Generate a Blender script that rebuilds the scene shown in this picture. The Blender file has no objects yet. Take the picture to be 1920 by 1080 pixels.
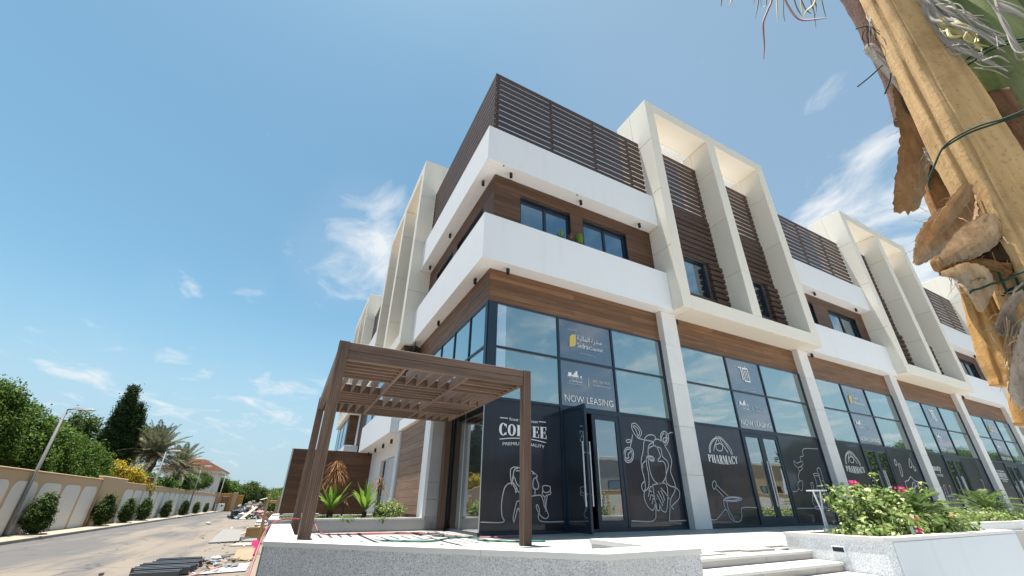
import bpy, bmesh, math, random
import numpy as np
from mathutils import Vector, Matrix

SC = bpy.context.scene
COL = SC.collection
R = math.radians

# ------------------------------------------------------------------ camera, sky, sun, exposure
cd = bpy.data.cameras.new('camera')
cam = bpy.data.objects.new('camera', cd)
COL.objects.link(cam)
f_, p_, r_, y_ = 754.575, 0.451986, 0.0051567, 0.48818
F_ = Vector((math.sin(y_)*math.cos(p_), math.cos(y_)*math.cos(p_), math.sin(p_)))
A_ = Vector((math.cos(y_), -math.sin(y_), 0.0))
U_ = A_.cross(F_)
rt_ = A_*math.cos(r_) + U_*math.sin(r_)
up_ = -A_*math.sin(r_) + U_*math.cos(r_)
m4 = Matrix((rt_, up_, -F_)).transposed().to_4x4()
m4.translation = Vector((0, 0, 0.55))
cam.matrix_world = m4
cd.sensor_width = 36.0
cd.lens = 36.0*f_/1920.0
cd.shift_x = (960.0-977.2)/1920.0
cd.shift_y = (577.64-540.0)/1920.0
cd.clip_start = 0.05
cd.clip_end = 3000.0
SC.camera = cam

SUN_DIR = Vector((0.085, -0.095, -1.0)).normalized()       # direction the light travels
sun_el = math.asin(-SUN_DIR.z)
sd = bpy.data.lights.new('sun', 'SUN')
sd.energy = 4.6
sd.angle = R(0.53)
sd.color = (1.0, 0.955, 0.89)
sun = bpy.data.objects.new('sun', sd)
COL.objects.link(sun)
sun.location = (0, 0, 60)
sun.rotation_euler = SUN_DIR.to_track_quat('-Z', 'Y').to_euler()

w = bpy.data.worlds.new('World')
SC.world = w
w.use_nodes = True
wn, wl = w.node_tree.nodes, w.node_tree.links
wn.clear()
wout = wn.new('ShaderNodeOutputWorld')
bg = wn.new('ShaderNodeBackground')
bg.inputs['Strength'].default_value = 0.060
sky = wn.new('ShaderNodeTexSky')
sky.sky_type = 'NISHITA'
sky.sun_disc = False
sky.sun_elevation = sun_el
sky.sun_rotation = math.atan2(-SUN_DIR.x, -SUN_DIR.y)
sky.air_density = 1.0
sky.dust_density = 0.55
sky.ozone_density = 1.0
tc = wn.new('ShaderNodeTexCoord')

def wmath(op, a, b=None, c=None, clamp=False):
    n = wn.new('ShaderNodeMath'); n.operation = op; n.use_clamp = clamp
    for i, v in enumerate((a, b, c)):
        if v is None: continue
        if isinstance(v, (int, float)): n.inputs[i].default_value = v
        else: wl.new(v, n.inputs[i])
    return n.outputs[0]

sep = wn.new('ShaderNodeSeparateXYZ'); wl.new(tc.outputs['Generated'], sep.inputs[0])
zz = wmath('ADD', wmath('MAXIMUM', sep.outputs['Z'], 0.0), 0.12)
cx = wmath('DIVIDE', sep.outputs['X'], zz)
cy = wmath('DIVIDE', sep.outputs['Y'], zz)
comb = wn.new('ShaderNodeCombineXYZ')
wl.new(cx, comb.inputs[0]); wl.new(cy, comb.inputs[1])
nz = wn.new('ShaderNodeTexNoise')            # fine, streaky cloud structure
nz.inputs['Scale'].default_value = 4.2
nz.inputs['Detail'].default_value = 9.0
nz.inputs['Roughness'].default_value = 0.58
nz.inputs['Distortion'].default_value = 0.55
stretch = wn.new('ShaderNodeMapping'); stretch.inputs['Rotation'].default_value = (0, 0, R(35)); stretch.inputs['Scale'].default_value = (1.0, 0.68, 1.0)
wl.new(comb.outputs[0], stretch.inputs['Vector'])
wl.new(stretch.outputs[0], nz.inputs['Vector'])
nb = wn.new('ShaderNodeTexNoise')            # broad veil
nb.inputs['Scale'].default_value = 0.55
nb.inputs['Detail'].default_value = 4.0
wl.new(comb.outputs[0], nb.inputs['Vector'])

def blob(d, rad, amt):
    v = Vector(d).normalized()
    n = wn.new('ShaderNodeVectorMath'); n.operation = 'DOT_PRODUCT'
    wl.new(tc.outputs['Generated'], n.inputs[0]); n.inputs[1].default_value = v
    mr = wn.new('ShaderNodeMapRange'); mr.interpolation_type = 'SMOOTHSTEP'
    wl.new(n.outputs['Value'], mr.inputs[0])
    mr.inputs[1].default_value = math.cos(R(rad)); mr.inputs[2].default_value = 1.0
    mr.inputs[3].default_value = 0.0; mr.inputs[4].default_value = amt
    return mr.outputs[0]

cov = None
for b in [((0.0416, 0.8263, 0.5617), 9.9, 0.43), ((0.0112, 0.8647, 0.5021), 9.9, 0.45), ((0.0713, 0.8671, 0.493), 7.700000000000001, 0.41000000000000003), ((0.0665, 0.799, 0.5977), 5.5, 0.33), ((-0.0637, 0.8788, 0.473), 3.3000000000000003, 0.19), ((-0.1439, 0.9011, 0.409), 3.3000000000000003, 0.23), ((-0.2699, 0.8913, 0.3643), 3.5200000000000005, 0.23), ((0.5601, 0.263, 0.7856), 3.8500000000000005, 0.29000000000000004), ((0.5838, 0.2816, 0.7615), 4.4, 0.29000000000000004), ((0.5958, 0.316, 0.7383), 3.3000000000000003, 0.25), ((0.7395, 0.1953, 0.6442), 6.6000000000000005, 0.37), ((0.7232, 0.262, 0.6391), 5.5, 0.35000000000000003), ((0.8036, 0.1849, 0.5657), 9.9, 0.39), ((0.839, 0.1582, 0.5207), 9.9, 0.53), ((0.8144, 0.1257, 0.5665), 8.8, 0.37), ((0.8279, 0.2308, 0.5112), 11.0, 0.49), ((0.8897, 0.1733, 0.4224), 13.200000000000001, 0.6300000000000001), ((0.8773, 0.2113, 0.4308), 11.0, 0.5700000000000001), ((0.8273, 0.2738, 0.4906), 8.8, 0.41000000000000003), ((0.7754, 0.2156, 0.5935), 6.6000000000000005, 0.33), ((-0.3446, 0.9173, 0.1996), 6.6000000000000005, 0.34), ((-0.3916, 0.9007, 0.188), 5.5, 0.34), ((-0.2539, 0.9451, 0.2059), 4.4, 0.29000000000000004), ((-0.3106, 0.9266, 0.2121), 4.4, 0.31), ((-0.1098, 0.9683, 0.2245), 3.3000000000000003, 0.29000000000000004), ((-0.1044, 0.9808, 0.1649), 8.8, 0.29000000000000004), ((-0.0327, 0.9825, 0.1835), 7.700000000000001, 0.29000000000000004), ((-0.1817, 0.9694, 0.1651), 7.700000000000001, 0.27), ((0.1449, 0.4553, 0.8785), 8.8, 0.13), ((0.3, -0.87, 0.4), 40, 0.3), ((0.85, -0.45, 0.3), 38, 0.34), ((-0.3, -0.9, 0.3), 36, 0.22)]:
    o = blob(*b)
    cov = o if cov is None else wmath('MAXIMUM', cov, o)
hz = wn.new('ShaderNodeMapRange')            # low clouds over the horizon, all round
wl.new(sep.outputs['Z'], hz.inputs[0])
hz.inputs[1].default_value = 0.42; hz.inputs[2].default_value = 0.0
hz.inputs[3].default_value = 0.0; hz.inputs[4].default_value = 0.14
cov = wmath('MAXIMUM', cov, hz.outputs[0])
dens = wmath('ADD', wmath('ADD', wmath('MULTIPLY', wmath('SUBTRACT', nz.outputs['Fac'], 0.5), 1.6), wmath('SUBTRACT', cov, 0.27)), wmath('MULTIPLY', wmath('SUBTRACT', nb.outputs['Fac'], 0.5), 0.3))
cmask = wmath('MULTIPLY', dens, 2.4, clamp=True)
cmask = wmath('POWER', cmask, 1.2)
cmask = wmath('MULTIPLY', cmask, 0.88)
veil = wmath('MULTIPLY', wmath('MAXIMUM', wmath('MULTIPLY', wmath('MULTIPLY', cov, cov), 1.1), blob((0.7577, 0.1978, 0.6219), 46, 0.42)), 0.36)      # thin high veil round the clouds
cmask = wmath('MAXIMUM', cmask, veil)
tint = wn.new('ShaderNodeMix'); tint.data_type = 'RGBA'; tint.blend_type = 'MULTIPLY'
tint.inputs[0].default_value = 1.0
wl.new(sky.outputs[0], tint.inputs[6]); tint.inputs[7].default_value = (0.87, 1.13, 1.0, 1)
hzm = wn.new('ShaderNodeMapRange'); hzm.interpolation_type = 'SMOOTHSTEP'      # pale haze low over the horizon
wl.new(sep.outputs['Z'], hzm.inputs[0])
hzm.inputs[1].default_value = 0.40; hzm.inputs[2].default_value = 0.02; hzm.inputs[3].default_value = 0.0; hzm.inputs[4].default_value = 0.85
hmix = wn.new('ShaderNodeMix'); hmix.data_type = 'RGBA'
wl.new(hzm.outputs[0], hmix.inputs[0]); wl.new(tint.outputs[2], hmix.inputs[6]); hmix.inputs[7].default_value = (2.8, 3.7, 4.6, 1)
mixc = wn.new('ShaderNodeMix'); mixc.data_type = 'RGBA'
wl.new(cmask, mixc.inputs[0]); wl.new(hmix.outputs[2], mixc.inputs[6])
mixc.inputs[7].default_value = (5.6, 5.75, 5.9, 1)
wl.new(mixc.outputs[2], bg.inputs['Color'])
wl.new(bg.outputs[0], wout.inputs['Surface'])

SC.view_settings.view_transform = 'Standard'
SC.view_settings.look = 'None'
SC.view_settings.gamma = 1.0
SC.view_settings.use_curve_mapping = False
SC.view_settings.exposure = 1.46
SC.render.engine = 'CYCLES'
SC.cycles.max_bounces = 8
SC.cycles.diffuse_bounces = 4
SC.cycles.glossy_bounces = 4
SC.cycles.transparent_max_bounces = 12
SC.cycles.caustics_reflective = False
SC.cycles.caustics_refractive = False
SC.cycles.use_denoising = True

# ------------------------------------------------------------------ materials
def lin(c):
    c = c/255.0
    return c/12.92 if c <= 0.04045 else ((c+0.055)/1.055)**2.4
def rgb(r, g, b): return (lin(r), lin(g), lin(b), 1.0)

class M:
    """small wrapper round a node material"""
    def __init__(s, name):
        s.m = bpy.data.materials.new(name); s.m.use_nodes = True
        s.n, s.l = s.m.node_tree.nodes, s.m.node_tree.links
        s.b = s.n['Principled BSDF']
        s.tc = s.n.new('ShaderNodeTexCoord')
        s.oi = s.n.new('ShaderNodeObjectInfo')
    def node(s, t, **kw):
        n = s.n.new(t)
        for k, v in kw.items():
            if hasattr(n, k): setattr(n, k, v)
            else: n.inputs[k].default_value = v
        return n
    def coord(s, scale=(1, 1, 1), world=False, rnd=True):
        src = s.tc.outputs['Object']
        if world:
            g = s.n.new('ShaderNodeNewGeometry'); src = g.outputs['Position']
        if rnd and not world:
            a = s.n.new('ShaderNodeVectorMath'); a.operation = 'ADD'
            k = s.n.new('ShaderNodeVectorMath'); k.operation = 'SCALE'
            cb = s.n.new('ShaderNodeCombineXYZ')
            for i in range(3): s.l.new(s.oi.outputs['Random'], cb.inputs[i])
            s.l.new(cb.outputs[0], k.inputs[0]); k.inputs['Scale'].default_value = 37.0
            s.l.new(src, a.inputs[0]); s.l.new(k.outputs[0], a.inputs[1]); src = a.outputs[0]
        mp = s.n.new('ShaderNodeMapping'); mp.inputs['Scale'].default_value = scale
        s.l.new(src, mp.inputs['Vector'])
        return mp.outputs[0]
    def noise(s, vec, scale, detail=4, rough=0.55, dist=0.0):
        n = s.node('ShaderNodeTexNoise')
        n.inputs['Scale'].default_value = scale; n.inputs['Detail'].default_value = detail
        n.inputs['Roughness'].default_value = rough; n.inputs['Distortion'].default_value = dist
        s.l.new(vec, n.inputs['Vector'])
        return n.outputs['Fac']
    def ramp(s, fac, stops):
        n = s.n.new('ShaderNodeValToRGB'); e = n.color_ramp.elements
        while len(e) < len(stops): e.new(0.5)
        for i, (p, c) in enumerate(stops):
            e[i].position = p; e[i].color = c if len(c) == 4 else (*c, 1)
        s.l.new(fac, n.inputs[0])
        return n.outputs[0]
    def mix(s, fac, a, b, blend='MIX'):
        n = s.n.new('ShaderNodeMix'); n.data_type = 'RGBA'; n.blend_type = blend
        for i, v in ((0, fac), (6, a), (7, b)):
            if isinstance(v, (int, float)): n.inputs[i].default_value = v
            elif isinstance(v, tuple): n.inputs[i].default_value = v if len(v) == 4 else (*v, 1)
            else: s.l.new(v, n.inputs[i])
        return n.outputs[2]
    def vary(s, col, amt):
        """per-object brightness variation"""
        mr = s.n.new('ShaderNodeMapRange'); s.l.new(s.oi.outputs['Random'], mr.inputs[0])
        mr.inputs[3].default_value = 1-amt; mr.inputs[4].default_value = 1+amt
        h = s.n.new('ShaderNodeHueSaturation'); s.l.new(mr.outputs[0], h.inputs['Value'])
        if isinstance(col, tuple): h.inputs['Color'].default_value = col
        else: s.l.new(col, h.inputs['Color'])
        return h.outputs[0]
    def bump(s, fac, strength, dist=0.01):
        b = s.n.new('ShaderNodeBump'); b.inputs['Strength'].default_value = strength
        b.inputs['Distance'].default_value = dist
        s.l.new(fac, b.inputs['Height']); s.l.new(b.outputs[0], s.b.inputs['Normal'])
    def base(s, col):
        if isinstance(col, tuple): s.b.inputs['Base Color'].default_value = col
        else: s.l.new(col, s.b.inputs['Base Color'])
    def rough(s, v, spec=None):
        if isinstance(v, (int, float)): s.b.inputs['Roughness'].default_value = v
        else: s.l.new(v, s.b.inputs['Roughness'])
        if spec is not None: s.b.inputs['Specular IOR Level'].default_value = spec

def plain(name, col, rough=0.6, var=0.06, nscale=3.0, bump=0.0, spec=0.4, metal=0.0, objvar=0.0):
    m = M(name)
    v = m.coord()
    n = m.noise(v, nscale, 5, 0.6)
    c = m.mix(n, tuple(x*(1-var) for x in col[:3])+(1,), tuple(min(1, x*(1+var)) for x in col[:3])+(1,))
    if objvar: c = m.vary(c, objvar)
    m.base(c); m.rough(rough, spec); m.b.inputs['Metallic'].default_value = metal
    if bump:
        n2 = m.noise(v, nscale*14, 4, 0.6); m.bump(n2, bump, 0.004)
    return m.m

def plaster(name, col, streak=0.05):
    m = M(name)
    v = m.coord(world=True)
    n = m.noise(v, 1.1, 5, 0.6)
    vs = m.coord((2.2, 2.2, 0.18), world=True)
    st = m.noise(vs, 2.0, 6, 0.65)
    c = m.mix(n, tuple(x*0.965 for x in col[:3])+(1,), col)
    c = m.mix(m.ramp(st, [(0.55, (0, 0, 0)), (0.8, (streak*3,)*3)]), c, tuple(x*0.72 for x in (col[0]*1.02, col[1], col[2]*0.93))+(1,))
    m.base(c); m.rough(0.75, 0.25)
    m.bump(m.noise(v, 90, 3, 0.6), 0.12, 0.002)
    return m.m

def wood(name, dark, light, axis, rough=0.5, objvar=0.12, grain=1.0, bump=0.25):
    m = M(name)
    sc = [26.0*grain]*3; sc[axis] = 0.9*grain
    v = m.coord(tuple(sc))
    n1 = m.noise(v, 1.6, 7, 0.62, 0.6)
    sc2 = [4.0]*3; sc2[axis] = 0.35
    v2 = m.coord(tuple(sc2))
    n2 = m.noise(v2, 1.0, 3, 0.5)
    c = m.ramp(n1, [(0.28, dark), (0.5, tuple((a+b)/2 for a, b in zip(dark, light))), (0.74, light)])
    c = m.mix(m.ramp(n2, [(0.35, (0, 0, 0)), (0.7, (0.55,)*3)]), c, tuple(x*0.72 for x in dark[:3])+(1,))
    c = m.vary(c, objvar)
    m.base(c); m.rough(rough, 0.35)
    m.bump(n1, bump, 0.003)
    return m.m

def glass_mat(name, refl, tint, body, film=False):
    m = M(name)
    g = m.node('ShaderNodeBsdfGlossy'); g.inputs['Roughness'].default_value = 0.012 if not film else 0.022
    g.inputs['Color'].default_value = tint
    m.base(body); m.rough(0.35 if film else 0.25, 0.3)
    fr = m.node('ShaderNodeLayerWeight'); fr.inputs['Blend'].default_value = 0.35
    mr = m.node('ShaderNodeMapRange'); m.l.new(fr.outputs['Facing'], mr.inputs[0])
    mr.inputs[1].default_value = 0.0; mr.inputs[2].default_value = 1.0
    mr.inputs[3].default_value = refl[0]; mr.inputs[4].default_value = refl[1]
    ms = m.node('ShaderNodeMixShader')
    m.l.new(mr.outputs[0], ms.inputs[0]); m.l.new(m.b.outputs[0], ms.inputs[1]); m.l.new(g.outputs[0], ms.inputs[2])
    m.l.new(ms.outputs[0], m.n['Material Output'].inputs['Surface'])
    if film:
        n9 = m.noise(m.coord((1, 1, 0.35)), 5.0, 7, 0.7); rg9 = m.node('ShaderNodeMapRange'); m.l.new(n9, rg9.inputs[0]); rg9.inputs[1].default_value = 0.4; rg9.inputs[2].default_value = 0.75; rg9.inputs[3].default_value = 0.015; rg9.inputs[4].default_value = 0.11; m.l.new(rg9.outputs[0], g.inputs['Roughness'])
        c9 = m.mix(n9, tuple(x*0.7 for x in body[:3])+(1,), tuple(x*2.2+0.004 for x in body[:3])+(1,)); m.base(c9)
    # slightly uneven float glass
    v = m.coord(); n = m.noise(v, 0.9, 2, 0.5)
    b = m.node('ShaderNodeBump'); b.inputs['Strength'].default_value = 0.16; b.inputs['Distance'].default_value = 0.02
    m.l.new(n, b.inputs['Height']); m.l.new(b.outputs[0], g.inputs['Normal'])
    return m.m

def leaf_mat(name, c1, c2, rough=0.5, trans=0.25, tip=None):
    m = M(name)
    g = m.n.new('ShaderNodeNewGeometry')
    c = m.ramp(g.outputs['Random Per Island'], [(0.0, c1), (0.75, c2), (1.0, tip or c2)])
    m.base(c); m.rough(rough+0.12, 0.14)
    t = m.node('ShaderNodeBsdfTranslucent'); m.l.new(c, t.inputs['Color'])
    ms = m.node('ShaderNodeMixShader'); ms.inputs[0].default_value = trans
    m.l.new(m.b.outputs[0], ms.inputs[1]); m.l.new(t.outputs[0], ms.inputs[2])
    m.l.new(ms.outputs[0], m.n['Material Output'].inputs['Surface'])
    return m.m

MT = {}
MT['white'] = plaster('white_plaster', (0.82, 0.825, 0.84, 1), 0.09)
MT['plain_render'] = plaster('pale_blue_grey_render', (0.53, 0.57, 0.61, 1), 0.12)
MT['cream'] = plaster('cream_cladding', (0.81, 0.755, 0.66, 1), 0.07)
MT['core'] = plain('shell_render', (0.42, 0.40, 0.37, 1), 0.85)
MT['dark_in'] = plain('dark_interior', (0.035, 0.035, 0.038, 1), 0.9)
for i, a in enumerate('xyz'):
    MT['slat_'+a] = wood('dark_composite_'+a, (0.055, 0.032, 0.024), (0.125, 0.078, 0.060), i, 0.55, 0.14)
    MT['fascia_'+a] = wood('fascia_wood_'+a, (0.12, 0.054, 0.022), (0.28, 0.150, 0.078), i, 0.5, 0.17, 0.8)
    MT['brown_'+a] = wood('brown_wood_'+a, (0.078, 0.036, 0.018), (0.165, 0.083, 0.045), i, 0.5, 0.2, 0.8)
    MT['perg_'+a] = wood('pergola_wood_'+a, (0.10, 0.060, 0.043), (0.25, 0.168, 0.122), i, 0.55, 0.17)
    MT['pale_'+a] = wood('pale_wood_'+a, (0.27, 0.165, 0.115), (0.42, 0.28, 0.20), i, 0.55, 0.08)
    MT['pine_'+a] = wood('raw_pine_'+a, (0.38, 0.23, 0.10), (0.6, 0.42, 0.22), i, 0.7, 0.12)
MT['navy'] = plain('navy_aluminium', (0.016, 0.03, 0.052, 1), 0.35, 0.05, 3, 0, 0.5)
MT['black_metal'] = plain('black_metal', (0.012, 0.012, 0.014, 1), 0.4)
MT['steel'] = plain('brushed_steel', (0.62, 0.62, 0.64, 1), 0.28, 0.05, 20, 0, 0.5, 1.0)
MT['glass'] = glass_mat('coated_glass', (0.50, 0.84), (0.77, 0.85, 0.83, 1), (0.06, 0.078, 0.076, 1))
MT['glass_dark'] = glass_mat('tinted_glass', (0.24, 0.7), (0.62, 0.80, 0.92, 1), (0.012, 0.016, 0.02, 1))
MT['glass_clear'] = glass_mat('door_glass', (0.30, 0.8), (0.9, 0.97, 1.0, 1), (0.02, 0.022, 0.024, 1))
MT['glass_pale'] = glass_mat('light_stripe_glass', (0.5, 0.8), (0.9, 0.97, 1.0, 1), (0.42, 0.47, 0.5, 1))  # pale body colour paints in a light stripe seen in the glass
MT['film'] = glass_mat('black_film_glass', (0.006, 0.16), (0.86, 0.90, 1.0, 1), (0.010, 0.011, 0.017, 1), True)
MT['film_grey'] = glass_mat('black_film_sky_glass', (0.16, 0.6), (0.95, 0.96, 1.0, 1), (0.022, 0.023, 0.034, 1), True)  # same black film, made lighter to paint in more reflected sky
MT['ink'] = plain('white_vinyl', (0.78, 0.79, 0.80, 1), 0.5, 0.02)
MT['line_ink'] = plain('silver_vinyl', (0.52, 0.54, 0.58, 1), 0.5, 0.02)
MT['gold'] = plain('gold_vinyl', (0.60, 0.45, 0.14, 1), 0.5, 0.05)
MT['grey_frame'] = plain('pale_grey_frame', (0.62, 0.65, 0.70, 1), 0.45)

def granite(name, base, fine=260.0):
    m = M(name)
    v = m.coord(world=True)
    vo = m.node('ShaderNodeTexVoronoi'); vo.inputs['Scale'].default_value = fine*0.42
    m.l.new(v, vo.inputs['Vector'])
    n = m.noise(v, fine*0.5, 3, 0.7)
    sp = m.ramp(vo.outputs['Color'], [(0.14, tuple(x*0.42 for x in base)), (0.32, tuple(x*0.75 for x in base)), (0.55, base), (0.9, tuple(min(1, x*1.3) for x in base))])
    big = m.noise(v, 1.4, 4, 0.6)
    c = m.mix(m.ramp(n, [(0.4, (0, 0, 0)), (0.7, (0.45,)*3)]), sp, tuple(x*0.62 for x in base)+(1,))
    c = m.mix(m.ramp(big, [(0.45, (0, 0, 0)), (0.72, (0.55,)*3)]), c, tuple(x*0.72 for x in (base[0], base[1], base[2]*0.9))+(1,))
    m.base(c); m.rough(0.55, 0.35); m.bump(n, 0.2, 0.003)
    return m.m
MT['granite'] = granite('speckled_granite', (0.50, 0.505, 0.525), 330.0)
MT['granite_pale'] = granite('pale_granite', (0.68, 0.69, 0.71), 420.0)

def stone(name, base, var=0.1, scale=3.0, axis=None):
    m = M(name)
    sc = [1.0, 1.0, 1.0]
    if axis is not None: sc = [3.5, 3.5, 3.5]; sc[axis] = 0.5
    v = m.coord(tuple(sc))
    n = m.noise(v, scale, 7, 0.65, 0.3)
    c = m.mix(n, tuple(x*(1-var*1.8) for x in base)+(1,), tuple(min(1, x*(1+var)) for x in base)+(1,))
    c = m.vary(c, 0.055)
    m.base(c); m.rough(0.6, 0.35); m.bump(m.noise(v, scale*25, 4, 0.6), 0.15, 0.002)
    return m.m
MT['paver'] = stone('travertine_paver', (0.40, 0.385, 0.36), 0.13, 2.5, 1)
MT['coping'] = stone('white_stone_coping', (0.56, 0.55, 0.53), 0.05, 2.0)
MT['column'] = stone('grey_limestone', (0.74, 0.725, 0.715), 0.08, 2.0)
MT['riser'] = stone('veined_riser_stone', (0.40, 0.37, 0.34), 0.25, 3.0, 0)
MT['grey_stone'] = stone('grey_wall_stone', (0.33, 0.335, 0.34), 0.08, 1.6)

def asphalt():
    m = M('dusty_asphalt')
    v = m.coord(world=True)
    g = m.noise(v, 24, 6, 0.75)
    big = m.noise(m.coord((1, 0.35, 1), world=True), 0.28, 6, 0.62, 0.5)
    track = m.noise(m.coord((1.6, 0.10, 1), world=True), 0.9, 4, 0.6)
    c = m.mix(g, (0.062, 0.060, 0.060, 1), (0.118, 0.113, 0.110, 1))
    gp = m.n.new('ShaderNodeNewGeometry'); sx = m.n.new('ShaderNodeSeparateXYZ'); m.l.new(gp.outputs['Position'], sx.inputs[0])
    mr = m.n.new('ShaderNodeMapRange'); m.l.new(sx.outputs['X'], mr.inputs[0])
    mr.inputs[1].default_value = -8.5; mr.inputs[2].default_value = -2.5; mr.inputs[3].default_value = -0.06; mr.inputs[4].default_value = 0.22
    a = m.n.new('ShaderNodeMath'); a.operation = 'ADD'; m.l.new(big, a.inputs[0]); m.l.new(mr.outputs[0], a.inputs[1])
    a2 = m.n.new('ShaderNodeMath'); a2.operation = 'MULTIPLY_ADD'; m.l.new(track, a2.inputs[0]); a2.inputs[1].default_value = 0.62; m.l.new(a.outputs[0], a2.inputs[2])
    dust = m.ramp(a2.outputs[0], [(0.78, (0, 0, 0)), (1.18, (0.9,)*3)])
    c = m.mix(dust, c, (0.175, 0.148, 0.120, 1))
    crack = m.node('ShaderNodeTexVoronoi'); crack.feature = 'DISTANCE_TO_EDGE'; crack.inputs['Scale'].default_value = 0.35
    wv = m.n.new('ShaderNodeVectorMath'); wv.operation = 'ADD'
    nn = m.node('ShaderNodeTexNoise'); nn.inputs['Scale'].default_value = 0.8; m.l.new(v, nn.inputs['Vector'])
    m.l.new(v, wv.inputs[0]); m.l.new(nn.outputs['Color'], wv.inputs[1]); m.l.new(wv.outputs[0], crack.inputs['Vector'])
    c = m.mix(m.ramp(crack.outputs['Distance'], [(0.004, (0.55,)*3), (0.014, (0, 0, 0))]), c, (0.032, 0.03, 0.028, 1))
    m.base(c); m.rough(0.9, 0.2); m.bump(g, 0.4, 0.01)
    return m.m
MT['asphalt'] = asphalt()
def sand():
    m = M('sandy_ground')
    v = m.coord(world=True)
    n = m.noise(v, 0.5, 8, 0.65); g = m.noise(v, 30, 4, 0.7)
    c = m.mix(n, (0.17, 0.14, 0.108, 1), (0.26, 0.225, 0.18, 1))
    c = m.mix(m.ramp(g, [(0.35, (0.5,)*3), (0.6, (0, 0, 0))]), c, (0.11, 0.092, 0.072, 1))
    m.base(c); m.rough(0.95, 0.15); m.bump(g, 0.6, 0.02)
    return m.m
MT['sand'] = sand()
MT['kerb'] = stone('worn_kerb', (0.27, 0.245, 0.21), 0.12, 3.0)
MT['pave_far'] = stone('sandy_pavement', (0.30, 0.25, 0.185), 0.15, 1.5)
MT['tan'] = plaster('tan_wall_paint', (0.47, 0.335, 0.205, 1), 0.10)
MT['panel'] = plaster('off_white_wall_panel', (0.60, 0.585, 0.56, 1), 0.12)
MT['orange'] = plaster('orange_wall_paint', (0.46, 0.235, 0.075, 1), 0.10)
MT['lamp_grey'] = plain('galvanised_pole', (0.17, 0.17, 0.172, 1), 0.7, 0.08)
MT['lamp_head'] = plain('lamp_head', (0.45, 0.46, 0.47, 1), 0.4)
MT['roof_tile'] = plain('terracotta_roof', (0.33, 0.155, 0.09, 1), 0.8, 0.15, 6)
MT['leaf_tree'] = leaf_mat('tree_leaves', (0.022, 0.052, 0.010), (0.082, 0.150, 0.024), 0.5, 0.3, (0.15, 0.21, 0.032))
MT['leaf_dark'] = leaf_mat('dark_conifer_leaves', (0.014, 0.032, 0.012), (0.036, 0.068, 0.022), 0.5, 0.2, (0.06, 0.095, 0.03))
MT['leaf_bush'] = leaf_mat('clipped_bush_leaves', (0.020, 0.046, 0.012), (0.060, 0.105, 0.022), 0.5, 0.25, (0.10, 0.14, 0.03))
MT['leaf_far'] = leaf_mat('far_leaves', (0.030, 0.058, 0.016), (0.085, 0.135, 0.035), 0.6, 0.25, (0.14, 0.17, 0.05))
MT['leaf_yellow'] = leaf_mat('yellow_flowers', (0.09, 0.11, 0.02), (0.50, 0.36, 0.03), 0.6, 0.3, (0.62, 0.46, 0.05))
MT['leaf_date'] = leaf_mat('date_palm_leaflets', (0.07, 0.085, 0.05), (0.17, 0.18, 0.105), 0.5, 0.2, (0.25, 0.24, 0.15))
MT['leaf_lily'] = leaf_mat('lily_leaves', (0.07, 0.15, 0.02), (0.19, 0.31, 0.05), 0.35, 0.35, (0.27, 0.38, 0.09))
MT['leaf_cover'] = leaf_mat('ground_cover', (0.04, 0.085, 0.02), (0.12, 0.19, 0.045), 0.5, 0.3, (0.22, 0.27, 0.09))
MT['leaf_varieg'] = leaf_mat('variegated_leaves', (0.08, 0.15, 0.035), (0.26, 0.33, 0.10), 0.45, 0.35, (0.60, 0.60, 0.34))
MT['leaf_sago'] = leaf_mat('sago_leaflets', (0.05, 0.10, 0.025), (0.13, 0.20, 0.06), 0.4, 0.25, (0.25, 0.30, 0.11))
MT['leaf_red'] = leaf_mat('dry_red_leaves', (0.13, 0.055, 0.025), (0.27, 0.14, 0.06), 0.6, 0.25, (0.40, 0.24, 0.12))
MT['flower'] = leaf_mat('magenta_bracts', (0.50, 0.03, 0.14), (0.72, 0.07, 0.24), 0.5, 0.35, (0.75, 0.16, 0.34))
MT['flower_coral'] = leaf_mat('coral_bracts', (0.55, 0.16, 0.09), (0.70, 0.26, 0.16), 0.5, 0.35, (0.75, 0.4, 0.25))
MT['bark'] = plain('bark', (0.10, 0.07, 0.05, 1), 0.9, 0.3, 8, 0.6)
MT['bark_palm'] = plain('palm_bark', (0.075, 0.05, 0.035, 1), 0.9, 0.35, 10, 0.8)
MT['soil'] = plain('planter_soil', (0.10, 0.075, 0.05, 1), 0.95, 0.3, 12, 0.6)
def hose(name, c): return plain(name, c, 0.45, 0.05)
MT['hose_red'] = hose('red_hose', (0.26, 0.06, 0.07, 1))
MT['hose_green'] = hose('green_hose', (0.03, 0.16, 0.12, 1))
MT['hose_grey'] = hose('grey_cable', (0.16, 0.16, 0.165, 1))
MT['wire'] = plain('green_tie_wire', (0.02, 0.05, 0.038, 1), 0.75, 0.06, 3, 0, 0.15)

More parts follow.
